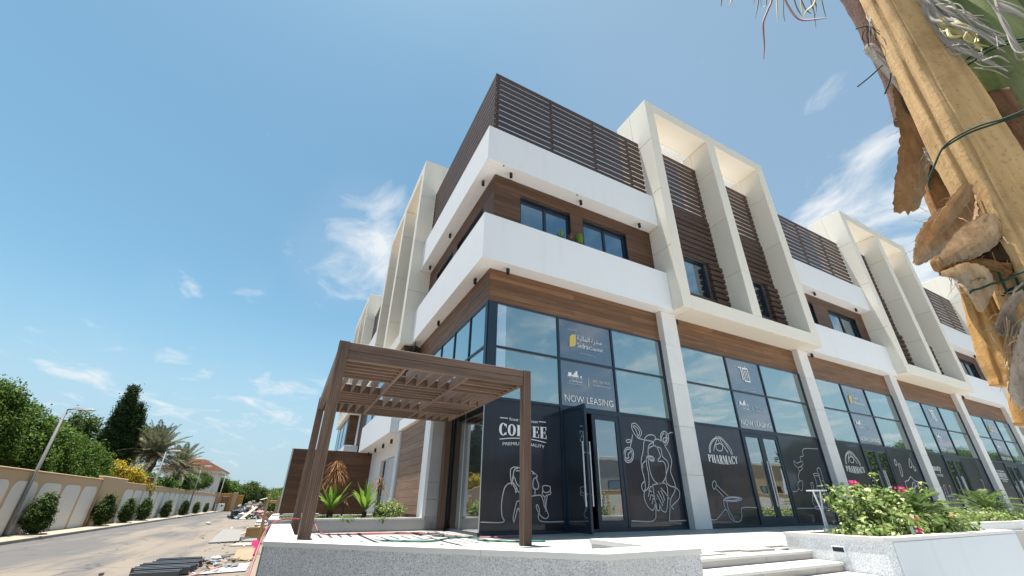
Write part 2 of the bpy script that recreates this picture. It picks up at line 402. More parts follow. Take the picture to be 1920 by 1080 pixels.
# ------------------------------------------------------------------ builders
POS = {}
def wpos(o): return POS.get(o.name, Vector((0, 0, 0))) if o else Vector((0, 0, 0))
def tag(o, label=None, cat=None, group=None, kind=None):
    if label: o['label'] = label
    if cat: o['category'] = cat
    if group: o['group'] = group
    if kind: o['kind'] = kind
    return o
def link(o, loc, parent=None):
    COL.objects.link(o)
    loc = Vector(loc)
    if parent: o.parent = parent
    o.location = loc - wpos(parent)
    POS[o.name] = loc
    return o
def empty(name, loc, label=None, cat=None, group=None):
    o = bpy.data.objects.new(name, None)
    o.empty_display_size = 0.2
    link(o, loc)
    return tag(o, label, cat, group)
BOXC = {}
def box_mesh(dx, dy, dz, mat, bev):
    key = (round(dx, 3), round(dy, 3), round(dz, 3), mat.name, bev)
    if key in BOXC: return BOXC[key]
    bm = bmesh.new()
    bmesh.ops.create_cube(bm, size=1.0)
    bmesh.ops.scale(bm, vec=(dx, dy, dz), verts=bm.verts)
    b = min(bev, 0.3*min(dx, dy, dz))
    if b > 0.0008:
        bmesh.ops.bevel(bm, geom=list(bm.edges), offset=b, segments=1, affect='EDGES', profile=0.5)
    me = bpy.data.meshes.new('block'); bm.to_mesh(me); bm.free()
    me.materials.append(mat)
    BOXC[key] = me
    return me
def box(name, mat, x0, x1, y0, y1, z0, z1, parent=None, bev=0.004):
    if x1 < x0: x0, x1 = x1, x0
    if y1 < y0: y0, y1 = y1, y0
    me = box_mesh(x1-x0, y1-y0, z1-z0, MT[mat], bev)
    o = bpy.data.objects.new(name, me)
    return link(o, ((x0+x1)/2, (y0+y1)/2, (z0+z1)/2), parent)

class MB:
    def __init__(s): s.v = []; s.f = []; s.mi = []; s.cur = 0
    def add(s, vs, fs):
        k = len(s.v); s.v += [tuple(p) for p in vs]
        for q in fs: s.f.append(tuple(k+i for i in q)); s.mi.append(s.cur)
        return s
    def box(s, x0, x1, y0, y1, z0, z1):
        if x1 < x0: x0, x1 = x1, x0
        if y1 < y0: y0, y1 = y1, y0
        return s.add([(x0,y0,z0),(x1,y0,z0),(x1,y1,z0),(x0,y1,z0),(x0,y0,z1),(x1,y0,z1),(x1,y1,z1),(x0,y1,z1)],
                     [(0,3,2,1),(4,5,6,7),(0,1,5,4),(1,2,6,5),(2,3,7,6),(3,0,4,7)])
    def prism(s, poly, z0, z1):
        n = len(poly)
        vs = [(x, y, z0) for x, y in poly]+[(x, y, z1) for x, y in poly]
        fs = [tuple(range(n-1, -1, -1)), tuple(range(n, 2*n))]+[(i, (i+1) % n, n+(i+1) % n, n+i) for i in range(n)]
        return s.add(vs, fs)
    def tube(s, pts, r, n=6, cap=True):
        pts = [Vector(p) for p in pts]
        rs = r if isinstance(r, (list, tuple)) else [r]*len(pts)
        rings = []
        prev = None
        for i, p in enumerate(pts):
            t = (pts[min(i+1, len(pts)-1)]-pts[max(i-1, 0)]).normalized()
            if prev is None:
                a = t.cross(Vector((0, 0, 1)))
                if a.length < 1e-3: a = t.cross(Vector((0, 1, 0)))
            else: a = prev-t*prev.dot(t)
            a.normalize(); prev = a; b = t.cross(a)
            rings.append([p+(a*math.cos(2*math.pi*k/n)+b*math.sin(2*math.pi*k/n))*rs[i] for k in range(n)])
        vs = [q for g in rings for q in g]
        fs = [(i*n+k, i*n+(k+1) % n, (i+1)*n+(k+1) % n, (i+1)*n+k) for i in range(len(pts)-1) for k in range(n)]
        if cap: fs += [tuple(range(n-1, -1, -1)), tuple((len(pts)-1)*n+k for k in range(n))]
        return s.add(vs, fs)
    def build(s, name, mats, parent=None, origin=None, smooth=False):
        o0 = Vector(origin) if origin is not None else wpos(parent)
        me = bpy.data.meshes.new(name)
        me.from_pydata([tuple(Vector(p)-o0) for p in s.v], [], s.f)
        for m in (mats if isinstance(mats, (list, tuple)) else [mats]): me.materials.append(MT[m])
        if len(set(s.mi)) > 1: me.polygons.foreach_set('material_index', s.mi)
        if smooth: me.polygons.foreach_set('use_smooth', [True]*len(s.f))
        me.update()
        o = bpy.data.objects.new(name, me)
        return link(o, o0, parent)

def catmull(pts, n=6):
    P = [Vector(p) for p in pts]
    if len(P) < 3: return P
    out = []
    closed = (P[0]-P[-1]).length < 1e-4
    for i in range(len(P)-1):
        p0 = P[i-1] if i > 0 else (P[-2] if closed else P[0]*2-P[1])
        p1, p2 = P[i], P[i+1]
        p3 = P[i+2] if i+2 < len(P) else (P[1] if closed else P[-1]*2-P[-2])
        for k in range(n):
            t = k/n
            out.append(0.5*((2*p1)+(p2-p0)*t+(2*p0-5*p1+4*p2-p3)*t*t+(3*p1-p0-3*p2+p3)*t**3))
    out.append(P[-1])
    return out

def add_tree(o, others):
    pass

# ------------------------------------------------------------------ foliage helpers (numpy)
def leaf_arrays(rng, centers, normals, size, aspect=0.55, fold=0.18):
    """one folded diamond (two tris each side) per centre"""
    n = len(centers)
    nrm = normals/np.maximum(np.linalg.norm(normals, axis=1, keepdims=True), 1e-6)
    rnd = rng.normal(size=(n, 3))
    a = np.cross(nrm, rnd); a /= np.maximum(np.linalg.norm(a, axis=1, keepdims=True), 1e-6)
    b = np.cross(nrm, a)
    sz = size*(0.6+0.8*rng.random((n, 1)))
    v = np.empty((n, 4, 3))
    v[:, 0] = centers-a*sz*0.5
    v[:, 1] = centers+b*sz*aspect*0.5+nrm*sz*fold
    v[:, 2] = centers+a*sz*0.5
    v[:, 3] = centers-b*sz*aspect*0.5+nrm*sz*fold
    return v.reshape(-1, 3)
def mesh_quads(name, v, mat, parent=None, origin=(0, 0, 0)):
    n = len(v)//4
    o0 = np.array(origin)
    me = bpy.data.meshes.new(name)
    me.vertices.add(n*4); me.loops.add(n*4); me.polygons.add(n)
    me.vertices.foreach_set('co', (v-o0).astype(np.float32).ravel())
    me.loops.foreach_set('vertex_index', np.arange(n*4, dtype=np.int32))
    me.polygons.foreach_set('loop_start', np.arange(0, n*4, 4, dtype=np.int32))
    me.materials.append(MT[mat])
    me.update(calc_edges=True)
    o = bpy.data.objects.new(name, me)
    return link(o, origin, parent)
def clump_cloud(rng, blobs, per_m2=26, leaf=0.16, clump=0.55, spread=0.55, up=0.35):
    """blobs: list of (cx,cy,cz, rx,ry,rz). leaves gather in clumps near each blob's surface."""
    C_, N_ = [], []
    for bx, by, bz, rx, ry, rz in blobs:
        area = 4*math.pi*((rx*ry)**1.6/3+(rx*rz)**1.6/3+(ry*rz)**1.6/3)**(1/1.6)
        k = max(10, int(area/(clump*clump)*1.5))
        d = rng.normal(size=(k, 3)); d /= np.linalg.norm(d, axis=1, keepdims=True)
        rr = 0.72+0.34*rng.random((k, 1))
        cen = np.array([bx, by, bz])+d*rr*np.array([rx, ry, rz])
        m = max(4, int(per_m2*clump*clump*0.75))
        off = rng.normal(size=(k, m, 3))*clump*spread
        pts = (cen[:, None, :]+off).reshape(-1, 3)
        nn = (d[:, None, :]*0.8+rng.normal(size=(k, m, 3))*0.6+np.array([0, 0, up])).reshape(-1, 3)
        C_.append(pts); N_.append(nn)
    c, n = np.concatenate(C_), np.concatenate(N_)
    return leaf_arrays(rng, c, n, leaf)

def frond_quads(rng, base, az, length, rise, droop, nl=34, lw=0.03, ll=0.45, vee=0.5, roll=0.0):
    """feather leaf: returns (leaflet quads, rachis points)"""
    h = Vector((math.cos(az), math.sin(az), 0)); side = Vector((-math.sin(az), math.cos(az), 0))
    pts = []
    for i in range(11):
        t = i/10
        pts.append(Vector(base)+h*(length*(t*math.cos(rise)))+Vector((0, 0, length*(t*math.sin(rise)-droop*t*t))))
    q = []
    for i in range(nl):
        t = 0.12+0.88*(i+0.5)/nl
        x = t*10; k = min(9, int(x)); p = pts[k].lerp(pts[k+1], x-k)
        tan = (pts[k+1]-pts[k]).normalized(); upv = side.cross(tan)
        if upv.z < 0: upv = -upv
        L = ll*(math.sin(math.pi*min(1, 0.12+0.86*t))**0.7)*(0.85+0.3*rng.random())
        for s in (-1, 1):
            d = (side*s*(0.85)+tan*0.6+upv*(vee*(0.6+0.6*rng.random()))).normalized()
            wv = d.cross(upv).normalized()*lw*(0.7+0.5*rng.random())
            e = p+d*L+Vector((0, 0, -0.22*L*rng.random()))
            mid = p+d*L*0.5
            q += [p, mid+wv, e, mid-wv]
    return np.array([tuple(v) for v in q]), pts

# ------------------------------------------------------------------ ground, road, pavements
ground = MB().add([(-900, -700, -1.006), (900, -700, -1.006), (900, 1500, -1.006), (-900, 1500, -1.006)], [(0, 1, 2, 3)]).build('ground', 'sand')
tag(ground, kind='structure')
road = MB().add([(-9.25, -60, -1.0), (-0.35, -60, -1.0), (-0.35, 330, -1.0), (-9.25, 330, -1.0)], [(0, 1, 2, 3)]).build('road', 'asphalt')
tag(road, kind='structure')
street = MB().add([(-60, -17.5, -0.998), (140, -17.5, -0.998), (140, -5.5, -0.998), (-60, -5.5, -0.998)], [(0, 1, 2, 3)]).build('street', 'asphalt')
tag(street, kind='structure')
pav = MB().box(-10.73, -9.40, 4, 98, -1.0, -0.88).build('pavement', 'pave_far')
tag(pav, kind='structure')
kerb = empty('kerb', (-9.32, 4, -1.0)); tag(kerb, kind='structure')
yk = 4.0
while yk < 98:
    box('kerb_stone', 'kerb', -9.40, -9.25, yk, yk+0.985, -1.0, -0.875, kerb, 0.012); yk += 1.0

fc = empty('forecourt', (20, -1, -1.0)); tag(fc, kind='structure')  # pale paving out of view, added to bounce light onto the facade
for i in range(23):
    for j in range(5):
        box('forecourt_slab', 'coping', 0.6+2.0*i, 2.59+2.0*i, -5.3+1.8*j, -3.51+1.8*j, -1.0, -0.985, fc, 0.004)
# raised plaza
plaza = MB().prism([(0.2, 5.31), (2.25, 3.262), (3.2, 3.262), (3.36, 3.27), (3.36, 3.86), (6.44, 3.86), (6.44, 4.25), (16, 4.25), (46, 4.25), (46, 11), (0.2, 11)], -1.0, -0.028).build('plaza', 'core')
tag(plaza, kind='structure')
def in_plaza(x, y):
    return (x+y > 5.3) and (y > 3.3 or x > 4) and not (3.36 < x < 6.44 and y < 3.9) and not (x > 6.3 and y < 4.3)
rng0 = random.Random(5)
ix = 0
x = 0.24
while x < 17.5:
    wx = 0.60
    y = 3.30-(0.4 if ix % 2 else 0.0)-0.13*(ix % 3)
    while y < 9.9:
        y1 = min(y+1.20, 9.93)
        ya = max(y, 3.30)
        xa, xb = x+0.004, x+wx-0.004
        if in_plaza((xa+xb)/2, (ya+y1)/2) and y1-ya > 0.1:
            lo = ya
            if xa < 6.44 and xb > 3.36: lo = max(lo, 3.735)
            if xb > 6.44: lo = max(lo, 4.265)
            if (xa+lo) < 5.36: lo = max(lo, 5.36-xa)
            if y1-lo > 0.08:
                box('paving_slab', 'paver', xa, xb, lo+0.004, y1-0.004, -0.03, rng0.uniform(-0.0015, 0.0015), plaza, 0.003)
        y += 1.20
    x += wx; ix += 1

# flight of steps down to the street
steps = empty('steps', (4.9, 3.3, -1.0)); tag(steps, kind='structure')
yE, zE = 3.73, 0.0
for i in range(10):
    if i > 0:
        xs = [3.37, 4.45+0.3*(i % 2), 5.5-0.2*(i % 3), 6.435]
        for a, b in zip(xs[:-1], xs[1:]):
            box('tread_slab', 'coping', a+0.002, b-0.002, yE-0.02, yE+0.37, zE-0.03, zE, steps, 0.004)
    else:
        for a, b in ((3.37, 4.9), (4.9, 6.435)):
            box('tread_slab', 'coping', a+0.002, b-0.002, 3.715, 3.86, -0.03, 0.0, steps, 0.004)
    xs = [3.37, 4.28+0.55*((i*7) % 3), 5.45+0.2*((i*5) % 3), 6.435]
    for a, b in zip(xs[:-1], xs[1:]):
        box('riser_stone', 'riser', a+0.002, b-0.002, yE+0.004, yE+0.03, zE-0.098, zE-0.031, steps, 0.002)
    yE -= 0.35; zE -= 0.10
MB().prism([(3.37, 3.73), (6.435, 3.73), (6.435, 0.6), (3.37, 0.6)], -1.0, -0.98).build('step_base', 'core', steps)
for i in range(9):
    box('step_core', 'core', 3.38, 6.425, 3.76-0.35*(i+1), 3.76-0.35*i-0.004, -1.0, -0.1*(i+1)-0.034, steps, 0)

# ------------------------------------------------------------------ the granite parapet wall round the plaza
wall = empty('granite_parapet_wall', (0.0, 5.2, -1.0), 'low speckled grey granite wall with white coping in front of the pergola', 'low wall')
def mesh_prism(name, mat, poly, z0, z1, parent): return MB().prism(poly, z0, z1).build(name, mat, parent)
mesh_prism('wall_body', 'granite', [(-0.07, 5.265), (2.29, 2.905), (3.34, 2.905), (3.34, 3.26), (2.25, 3.26), (0.19, 5.31), (0.19, 9.9), (-0.07, 9.9)], -1.0, 0.155, wall)
mesh_prism('wall_body', 'granite', [(3.10, 3.262), (3.34, 3.262), (3.34, 4.16), (3.10, 4.16)], -0.02, 0.155, wall)
def coping(poly): return mesh_prism('coping_slab', 'coping', poly, 0.156, 0.2, wall)
coping([(-0.085, 5.263), (0.12, 5.058), (0.291, 5.229), (0.205, 5.315), (0.205, 7.3), (-0.085, 7.3)])
coping([(-0.085, 7.304), (0.205, 7.304), (0.205, 9.2), (-0.085, 9.2)])
def diag(a, b): return [(a, 5.178-a), (b, 5.178-b), (b+0.171, 5.349-b), (a+0.171, 5.349-a)]
coping(diag(0.124, 0.85)); coping(diag(0.854, 1.55))
coping([(1.554, 3.624), (2.285, 2.893), (2.285, 3.235), (1.725, 3.795)])
coping([(2.289, 2.893), (3.352, 2.893), (3.352, 3.272), (2.289, 3.272)])
coping([(3.088, 3.276), (3.352, 3.276), (3.352, 4.172), (3.088, 4.172)])

# ------------------------------------------------------------------ planters
def planter(name, x0, x1, y0, y1, label, rim=0.20, z0=-1.0, z1=0.2, mat='granite_pale'):
    p = empty(name, ((x0+x1)/2, (y0+y1)/2, z0), label, 'planter')
    c = 0.06
    def ring(o): return [(x0-o+c, y0-o), (x1+o, y0-o), (x1+o, y1+o), (x0-o, y1+o), (x0-o, y0-o+c)]
    m = MB()
    out = ring(0); inn = [(x0+rim, y0+rim), (x1-rim, y0+rim), (x1-rim, y1-rim), (x0+rim, y1-rim), (x0+rim, y0+rim+0.001)]
    n = 5
    for o_, (za, zb) in ((0, (z0, z1-0.042)),):
        vs = [(x, y, za) for x, y in out]+[(x, y, zb) for x, y in out]+[(x, y, zb) for x, y in inn]+[(x, y, za) for x, y in inn]
        fs = []
        for i in range(n):
            j = (i+1) % n
            fs += [(i, j, n+j, n+i), (n+i, n+j, 2*n+j, 2*n+i), (2*n+i, 2*n+j, 3*n+j, 3*n+i)]
        m.add(vs, fs)
    m.build('planter_wall', mat, p)
    o = ring(0.012)
    m = MB()
    vs = [(x, y, z1-0.041) for x, y in o]+[(x, y, z1) for x, y in o]+[(x, y, z1) for x, y in inn]+[(x, y, z1-0.041) for x, y in inn]
    fs = []
    for i in range(n):
        j = (i+1) % n
        fs += [(i, j, n+j, n+i), (n+i, n+j, 2*n+j, 2*n+i), (2*n+i, 2*n+j, 3*n+j, 3*n+i), (3*n+i, 3*n+j, j, i)]
    m.add(vs, fs).build('planter_rim', 'coping', p)
    MB().add([(x0+rim, y0+rim, z1-0.05), (x1-rim, y0+rim, z1-0.05), (x1-rim, y1-rim, z1-0.05), (x0+rim, y1-rim, z1-0.05)], [(0, 1, 2, 3)]).build('planter_soil', 'soil', p)
    return p
pr = planter('planter', 6.45, 10.5, 2.8, 4.05, 'large pale granite planter of flowering shrubs beside the steps', 0.16)
box('plain_panel', 'plain_render', 6.512, 10.5, 2.785, 2.799, -1.0, 0.155, pr, 0.003)
sl = box('step_light', 'grey_frame', 6.428, 6.45, 3.30, 3.46, -0.02, 0.075, pr, 0.003)
box('light_lens', 'black_metal', 6.424, 6.427, 3.315, 3.445, 0.012, 0.062, sl, 0)
planter('planter', 13.7, 19.5, 4.35, 5.9, 'pale granite planter of low shrubs at the right edge behind the first planter', 0.2)
# planter in front of the garage wall, grey stone
pg = empty('planter', (1.4, 10.8, 0), 'long grey stone planter behind the pergola under the wooden screen', 'planter')
MB().box(-0.16, 3.08, 9.95, 10.09, -0.03, 0.222).box(-0.16, -0.02, 10.092, 13.0, -1.0, 0.222).box(-0.02, 3.0, 12.86, 13.0, -0.03, 0.222).build('planter_wall', 'grey_stone', pg)
box('ledge_trim', 'coping', -0.16, 0.2, 9.925, 9.948, -0.03, 0.012, pg, 0.003)
MB().box(-0.175, 2.86, 9.935, 10.12, 0.223, 0.255).box(-0.175, 0.0, 10.122, 13.02, 0.223, 0.255).box(0.002, 2.94, 12.82, 13.02, 0.223, 0.255).build('planter_rim', 'coping', pg)
MB().add([(-0.02, 10.09, 0.215), (2.94, 10.09, 0.215), (2.94, 12.86, 0.215), (-0.02, 12.86, 0.215)], [(0, 1, 2, 3)]).build('planter_soil', 'soil', pg)

# ------------------------------------------------------------------ the commercial building
B = empty('commercial_building', (9.0, 12.0, 0.0), 'white three storey commercial building with brown slat screens, cream fins and glass shopfronts', 'building')
class Face:
    """facade coordinates: u along the facade, v outward from the glass plane, z up"""
    def __init__(s, right): s.right = right; s.ax = 'x' if right else 'y'
    def xy(s, u0, u1, v0, v1):
        return (u0, u1, 7.90-v1, 7.90-v0) if s.right else (3.32-v1, 3.32-v0, u0, u1)
    def box(s, name, mat, u0, u1, v0, v1, z0, z1, parent=B, bev=0.004):
        return box(name, mat, *s.xy(u0, u1, v0, v1), z0, z1, parent, bev)
    def mb(s, m, u0, u1, v0, v1, z0, z1): return m.box(*s.xy(u0, u1, v0, v1), z0, z1)
    def pt(s, u, v, z): return Vector((u, 7.90-v, z)) if s.right else Vector((3.32-v, u, z))
FR, FL = Face(True), Face(False)

# hidden shell: upper floors, ground floor core, roof
m = MB()
m.box(3.50, 44.2, 8.10, 38, 5.79, 10.08)
m.box(3.50, 44.2, 11.2, 38, -0.02, 5.788)
m.box(3.50, 44.2, 8.08, 11.198, 4.93, 5.788)
m.build('shell', 'core', B)
m = MB(); m.box(3.42, 44.2, 8.02, 11.19, -0.028, -0.002); m.build('shop_floor', 'core', B)
for xx in (9.15, 16.08, 23.0, 29.95, 36.9):
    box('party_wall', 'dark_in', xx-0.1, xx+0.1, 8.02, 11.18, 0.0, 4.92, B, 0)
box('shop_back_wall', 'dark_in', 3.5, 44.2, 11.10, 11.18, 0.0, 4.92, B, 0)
box('roof_slab', 'core', 3.46, 44.2, 8.06, 38, 10.081, 10.16, B, 0)

# spotlights: black cans under a soffit
def spot(u, v, z, face, parent, loc=None):
    p = face.pt(u, v, z) if loc is None else Vector(loc)
    m = MB(); m.tube([p+Vector((0, 0, 0.0)), p+Vector((0, 0, -0.03))], 0.018, 8); m.tube([p+Vector((0, 0, -0.031)), p+Vector((0, 0, -0.17))], 0.045, 10)
    m.build('spotlight', 'black_metal', parent)

# --- parapet bands
def band(right, mids=None):
    pass
m = MB()
m.box(2.945, 9.19, 7.515, 7.985, 5.80, 7.12); m.box(2.945, 3.395, 7.985, 14.23, 5.80, 7.12)
band1 = m.build('parapet_band', 'white', B)
m = MB()
m.box(2.945, 9.19, 7.515, 7.985, 8.96, 10.21); m.box(2.945, 3.395, 7.985, 14.23, 8.96, 10.21)
band2 = m.build('parapet_band', 'white', B)
for u in (3.75, 6.15, 8.52): spot(u, 0.19, 8.96, FR, band2)
for u in (8.37, 11.26, 13.63): spot(u, 0.14, 8.96, FL, band2)
for u in (3.72,): spot(u, 0.19, 5.80, FR, band1)
for u in (8.55, 11.62): spot(u, 0.13, 5.80, FL, band1)
tiny = MB()
for u in (3.45, 5.92): tiny.box(u-0.02, u+0.02, 7.55, 7.59, 8.95, 8.962)
tiny.build('fixing', 'black_metal', band2)
bands = {'R0': (band1, band2)}
def straight_bands(face, u0, u1, spots=True):
    b1 = face.box('parapet_band', 'white', u0, u1, -0.085, 0.385, 5.80, 7.12, B, 0.006)
    b2 = face.box('parapet_band', 'white', u0, u1, -0.085, 0.385, 8.96, 10.21, B, 0.006)
    for f in (0.33, 0.85): spot(u0+(u1-u0)*f, 0.19, 8.96, face, b2)
    spot(u0+0.28, 0.19, 5.80, face, b1)
    return b1, b2
for u0, u1 in ((16.46, 23.04), (30.31, 36.89)): straight_bands(FR, u0, u1)
for u0, u1 in ((21.62, 29.18),): straight_bands(FL, u0, u1)

# --- wood clad walls of the second floor, with windows
def window(face, u0, u1, z0, z1, v=-0.16, name='window', mid=True, mat='glass_dark', parent=B):
    m = MB(); t = 0.055
    for a, b, c, d in ((u0, u0+t, z0, z1), (u1-t, u1, z0, z1), (u0+t, u1-t, z0, z0+t), (u0+t, u1-t, z1-t, z1)):
        face.mb(m, a, b, v-0.05, v+0.02, c, d)
    if mid:
        c = (u0+u1)/2; face.mb(m, c-0.04, c+0.04, v-0.05, v+0.025, z0+t, z1-t)
    w_ = m.build(name, 'navy', parent, origin=face.pt((u0+u1)/2, v, (z0+z1)/2))
    if mid:
        c = (u0+u1)/2
        face.box('pane', mat, u0+t, c-0.04, v-0.03, v-0.012, z0+t, z1-t, w_, 0)
        face.box('pane', mat, c+0.04, u1-t, v-0.03, v-0.012, z0+t, z1-t, w_, 0)
    else: face.box('pane', mat, u0+t, u1-t, v-0.03, v-0.012, z0+t, z1-t, w_, 0)
    # dark lined reveal
    m = MB()
    face.mb(m, u0-0.012, u0, v-0.05, -0.052, z0, z1); face.mb(m, u1, u1+0.012, v-0.05, -0.052, z0, z1)
    face.mb(m, u0-0.012, u1+0.012, v-0.05, -0.052, z1, z1+0.012); face.mb(m, u0-0.012, u1+0.012, v-0.05, -0.052, z0-0.012, z0)
    m.build('reveal', 'black_metal', w_)
    return w_
def plank_wall(face, u0, u1, z0, z1, v0, v1, wins, mat, pitch=0.155, seam=None, name='wood_plank'):
    z = z0
    row = 0
    while z < z1-0.02:
        zt = min(z+pitch-0.006, z1)
        segs = [(u0, u1)]
        for a, b, c, d in wins:
            if zt > c and z < d:
                ns = []
                for s0, s1 in segs:
                    if b <= s0 or a >= s1: ns.append((s0, s1)); continue
                    if a-0.013 > s0: ns.append((s0, a-0.013))
                    if b+0.013 < s1: ns.append((b+0.013, s1))
                segs = ns
        for s0, s1 in segs:
            cuts = [s0]
            if seam and s1-s0 > seam:
                c = s0+seam*(0.45+0.35*((row*5) % 3)/2)
                while c < s1-0.5: cuts.append(c); c += seam
            cuts.append(s1)
            for a, b in zip(cuts[:-1], cuts[1:]):
                face.box(name, mat+'_'+face.ax, a+0.001, b-0.001, v0, v1, z, zt, B, 0.003)
        z += pitch; row += 1
WB = (4.19, 5.88, 6.95, 8.43); WC = (6.36, 8.07, 6.95, 8.43)
plank_wall(FR, 3.372, 9.19, 7.13, 8.95, -0.09, -0.05, [WB, WC], 'brown', seam=2.9)
WL = [(8.74, 10.96, 6.95, 8.33), (11.38, 13.18, 6.95, 8.33)]
plank_wall(FL, 7.993, 14.23, 7.13, 8.95, -0.09, -0.05, WL, 'brown', seam=2.9)
for W_ in (WB, WC): window(FR, *W_)
for W_ in WL: window(FL, *W_)
for d in (0.0, 13.85):
    ws = [(17.0+d, 18.66+d, 6.95, 8.47), (19.86+d, 22.2+d, 6.95, 8.47)]
    plank_wall(FR, 16.46+d, 23.04+d, 7.13, 8.95, -0.09, -0.05, ws, 'brown', seam=2.9)
    for W_ in ws: window(FR, *W_)
plank_wall(FL, 21.62, 29.18, 7.13, 8.95, -0.09, -0.05, [(23.0, 27.5, 6.95, 8.4)], 'brown', pitch=0.31)
window(FL, 23.0, 27.5, 6.95, 8.4)

# --- roof slat screens
def screen(face, u0, u1, posts, v=0.14, zt=13.03, n=12):
    p = MB()
    for u in posts: face.mb(p, u-0.035, u+0.035, v-0.10, v-0.045, 10.17, zt-0.02)
    s = p.build('screen_post', 'slat_z', B, origin=face.pt((u0+u1)/2, v, 11.6))
    for i in range(n):
        z1 = zt-0.2345*i
        face.box('screen_slat', 'slat_'+face.ax, u0, u1, v-0.044, v-0.014, z1-0.176, z1, s, 0.003)
screen(FR, 3.18, 9.185, (3.3, 5.25, 7.0, 8.6))
screen(FL, 7.775, 14.225, (9.3, 11.2, 13.0))
screen(FR, 16.465, 23.035, (17.3, 19.4, 21.5))
screen(FR, 30.315, 36.885, (31.3, 33.4, 35.5))
screen(FL, 21.63, 29.17, (23, 25, 27))
# sides that close the corner screen towards the roof terrace
# --- box frames with fins
def box_frame(face, u0, u1, detail=True, flip=False):
    fr = empty('box_frame', face.pt((u0+u1)/2, 0.4, 5.8)); fr.parent = B; fr.location = fr.location-wpos(B)
    wdt = u1-u0; f1 = u0+0.42; m0 = u0+wdt*0.4676; m1 = m0+0.49; f2 = u1-0.5
    JZ = (5.80, 8.02, 10.35, 12.74, 14.82)
    for a, b in ((u0, f1-0.002), (f2+0.002, u1)):
        for z0, z1 in zip(JZ[:-1], JZ[1:]):
            face.box('cladding_panel', 'cream', a, b, -0.10, 0.765, z0+0.008, z1-0.008 if z1 < 14.8 else z1, fr, 0.006)
            if z1 > 10.2: face.box('cladding_panel', 'cream', a, b, -0.86, -0.106, max(z0, 10.1)+0.008, z1-0.008 if z1 < 14.8 else z1, fr, 0.006)
        face.box('fin_core', 'core', a+0.012, b-0.012, -0.84, 0.75, 5.82, 14.8, fr, 0)
    JM = (6.285, 8.02, 10.35, 12.74, 14.325)
    for z0, z1 in zip(JM[:-1], JM[1:]):
        face.box('cladding_panel', 'cream', m0, m1, -0.10, 0.765, z0+0.008, z1-0.008, fr, 0.006)
    face.box('fin_core', 'core', m0+0.012, m1-0.012, -0.09, 0.75, 6.29, 14.32, fr, 0)
    face.box('cladding_panel', 'cream', m0, m1, -0.86, -0.106, 10.17, 14.325, fr, 0.006)
    face.box('top_slab', 'cream', f1, f2, -0.22, 0.765, 14.33, 14.82, fr, 0.006)
    face.box('top_slab', 'cream', f1, f2, -0.86, -0.78, 14.33, 14.82, fr, 0.006)
    face.box('bottom_slab', 'cream', f1, f2, -0.085, 0.765, 5.80, 6.28, fr, 0.006)
    for i in range(5):
        v = -0.29-0.105*i
        for a, b in ((f1+0.01, m0-0.01), (m1+0.01, f2-0.01)):
            face.box('roof_louvre', 'white', a, b, v-0.0495, v+0.0495, 14.34, 14.5, fr, 0.003)
    for a, b in ((f1, m0), (m1, f2)):
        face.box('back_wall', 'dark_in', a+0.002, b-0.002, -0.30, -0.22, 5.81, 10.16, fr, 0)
        z = 13.40
        while z > 8.66:
            face.box('slat', 'slat_'+face.ax, a+0.006, b-0.006, -0.055, -0.02 if z > 10.6 else 0.015, z-0.170, z, fr, 0.004)
            z -= 0.2345
        for q in (0.36, 0.97):
            uu = a+(b-a)*q
            face.box('slat_post', 'slat_z', uu-0.035, uu+0.035, -0.12, -0.057, 8.3, 13.36, fr, 0)
        us = a+(b-a)*0.76
        z = 8.43
        while z > 6.98:
            face.box('louvre_block', 'slat_'+face.ax, us, b-0.006, -0.05, 0.10, z-0.155, z, fr, 0.006)
            z -= 0.2345
        face.box('sill', 'brown_'+face.ax, a+0.004, b-0.004, -0.2, 0.045, 6.86, 6.955, fr, 0.003)
        m = MB(); t = 0.055; v = -0.14
        for c, d, e, g in ((a+0.05, a+0.05+t, 6.96, 8.55), (us-0.07, us-0.005, 6.96, 8.55), (a+0.05+t, us-0.07, 6.96, 6.96+t), (a+0.05+t, us-0.07, 8.50, 8.55), ((a+us)/2-0.03, (a+us)/2+0.03, 7.0, 8.5)):
            face.mb(m, c, d, v-0.05, v+0.02, e, g)
        w_ = m.build('window', 'navy', fr, origin=face.pt((a+us)/2, v, 7.7))
        face.box('pane', 'glass_dark', a+0.09, us-0.06, v-0.04, v-0.02, 7.0, 8.5, fr, 0)
    return fr
for u0 in (9.20, 23.05, 36.90): 
    fr = box_frame(FR, u0, u0+7.25)
    for du in (0.55, 7.05): spot(u0+du, -0.02, 5.80, FR, fr)
for u0 in (14.24, 29.19): box_frame(FL, u0, u0+7.37)

# --- columns between the shops
for k_ in range(6):
    c = 9.15+6.93*k_
    col = box('column', 'core', c-0.285, c+0.285, 7.715, 7.98, 0.0, 5.79, B, 0)
    zs = [0.0, 1.22, 2.42, 3.58, 4.72, 5.795]
    for z0, z1 in zip(zs[:-1], zs[1:]):
        box('stone_block', 'column', c-0.30, c+0.30, 7.70, 7.99, z0+0.004, z1-0.004, col, 0.004)
# --- wood fascia above the shopfronts
for k_ in range(5):
    a = 3.325 if k_ == 0 else 9.45+6.93*(k_-1)
    b = 8.85+6.93*k_
    plank_wall(FR, a, b, 4.90, 5.798, -0.05, 0.0, [], 'fascia', 0.15, 3.1, 'fascia_plank')
plank_wall(FL, 7.905, 14.2, 4.90, 5.798, -0.05, 0.004, [], 'fascia', 0.15, 3.1, 'fascia_plank')

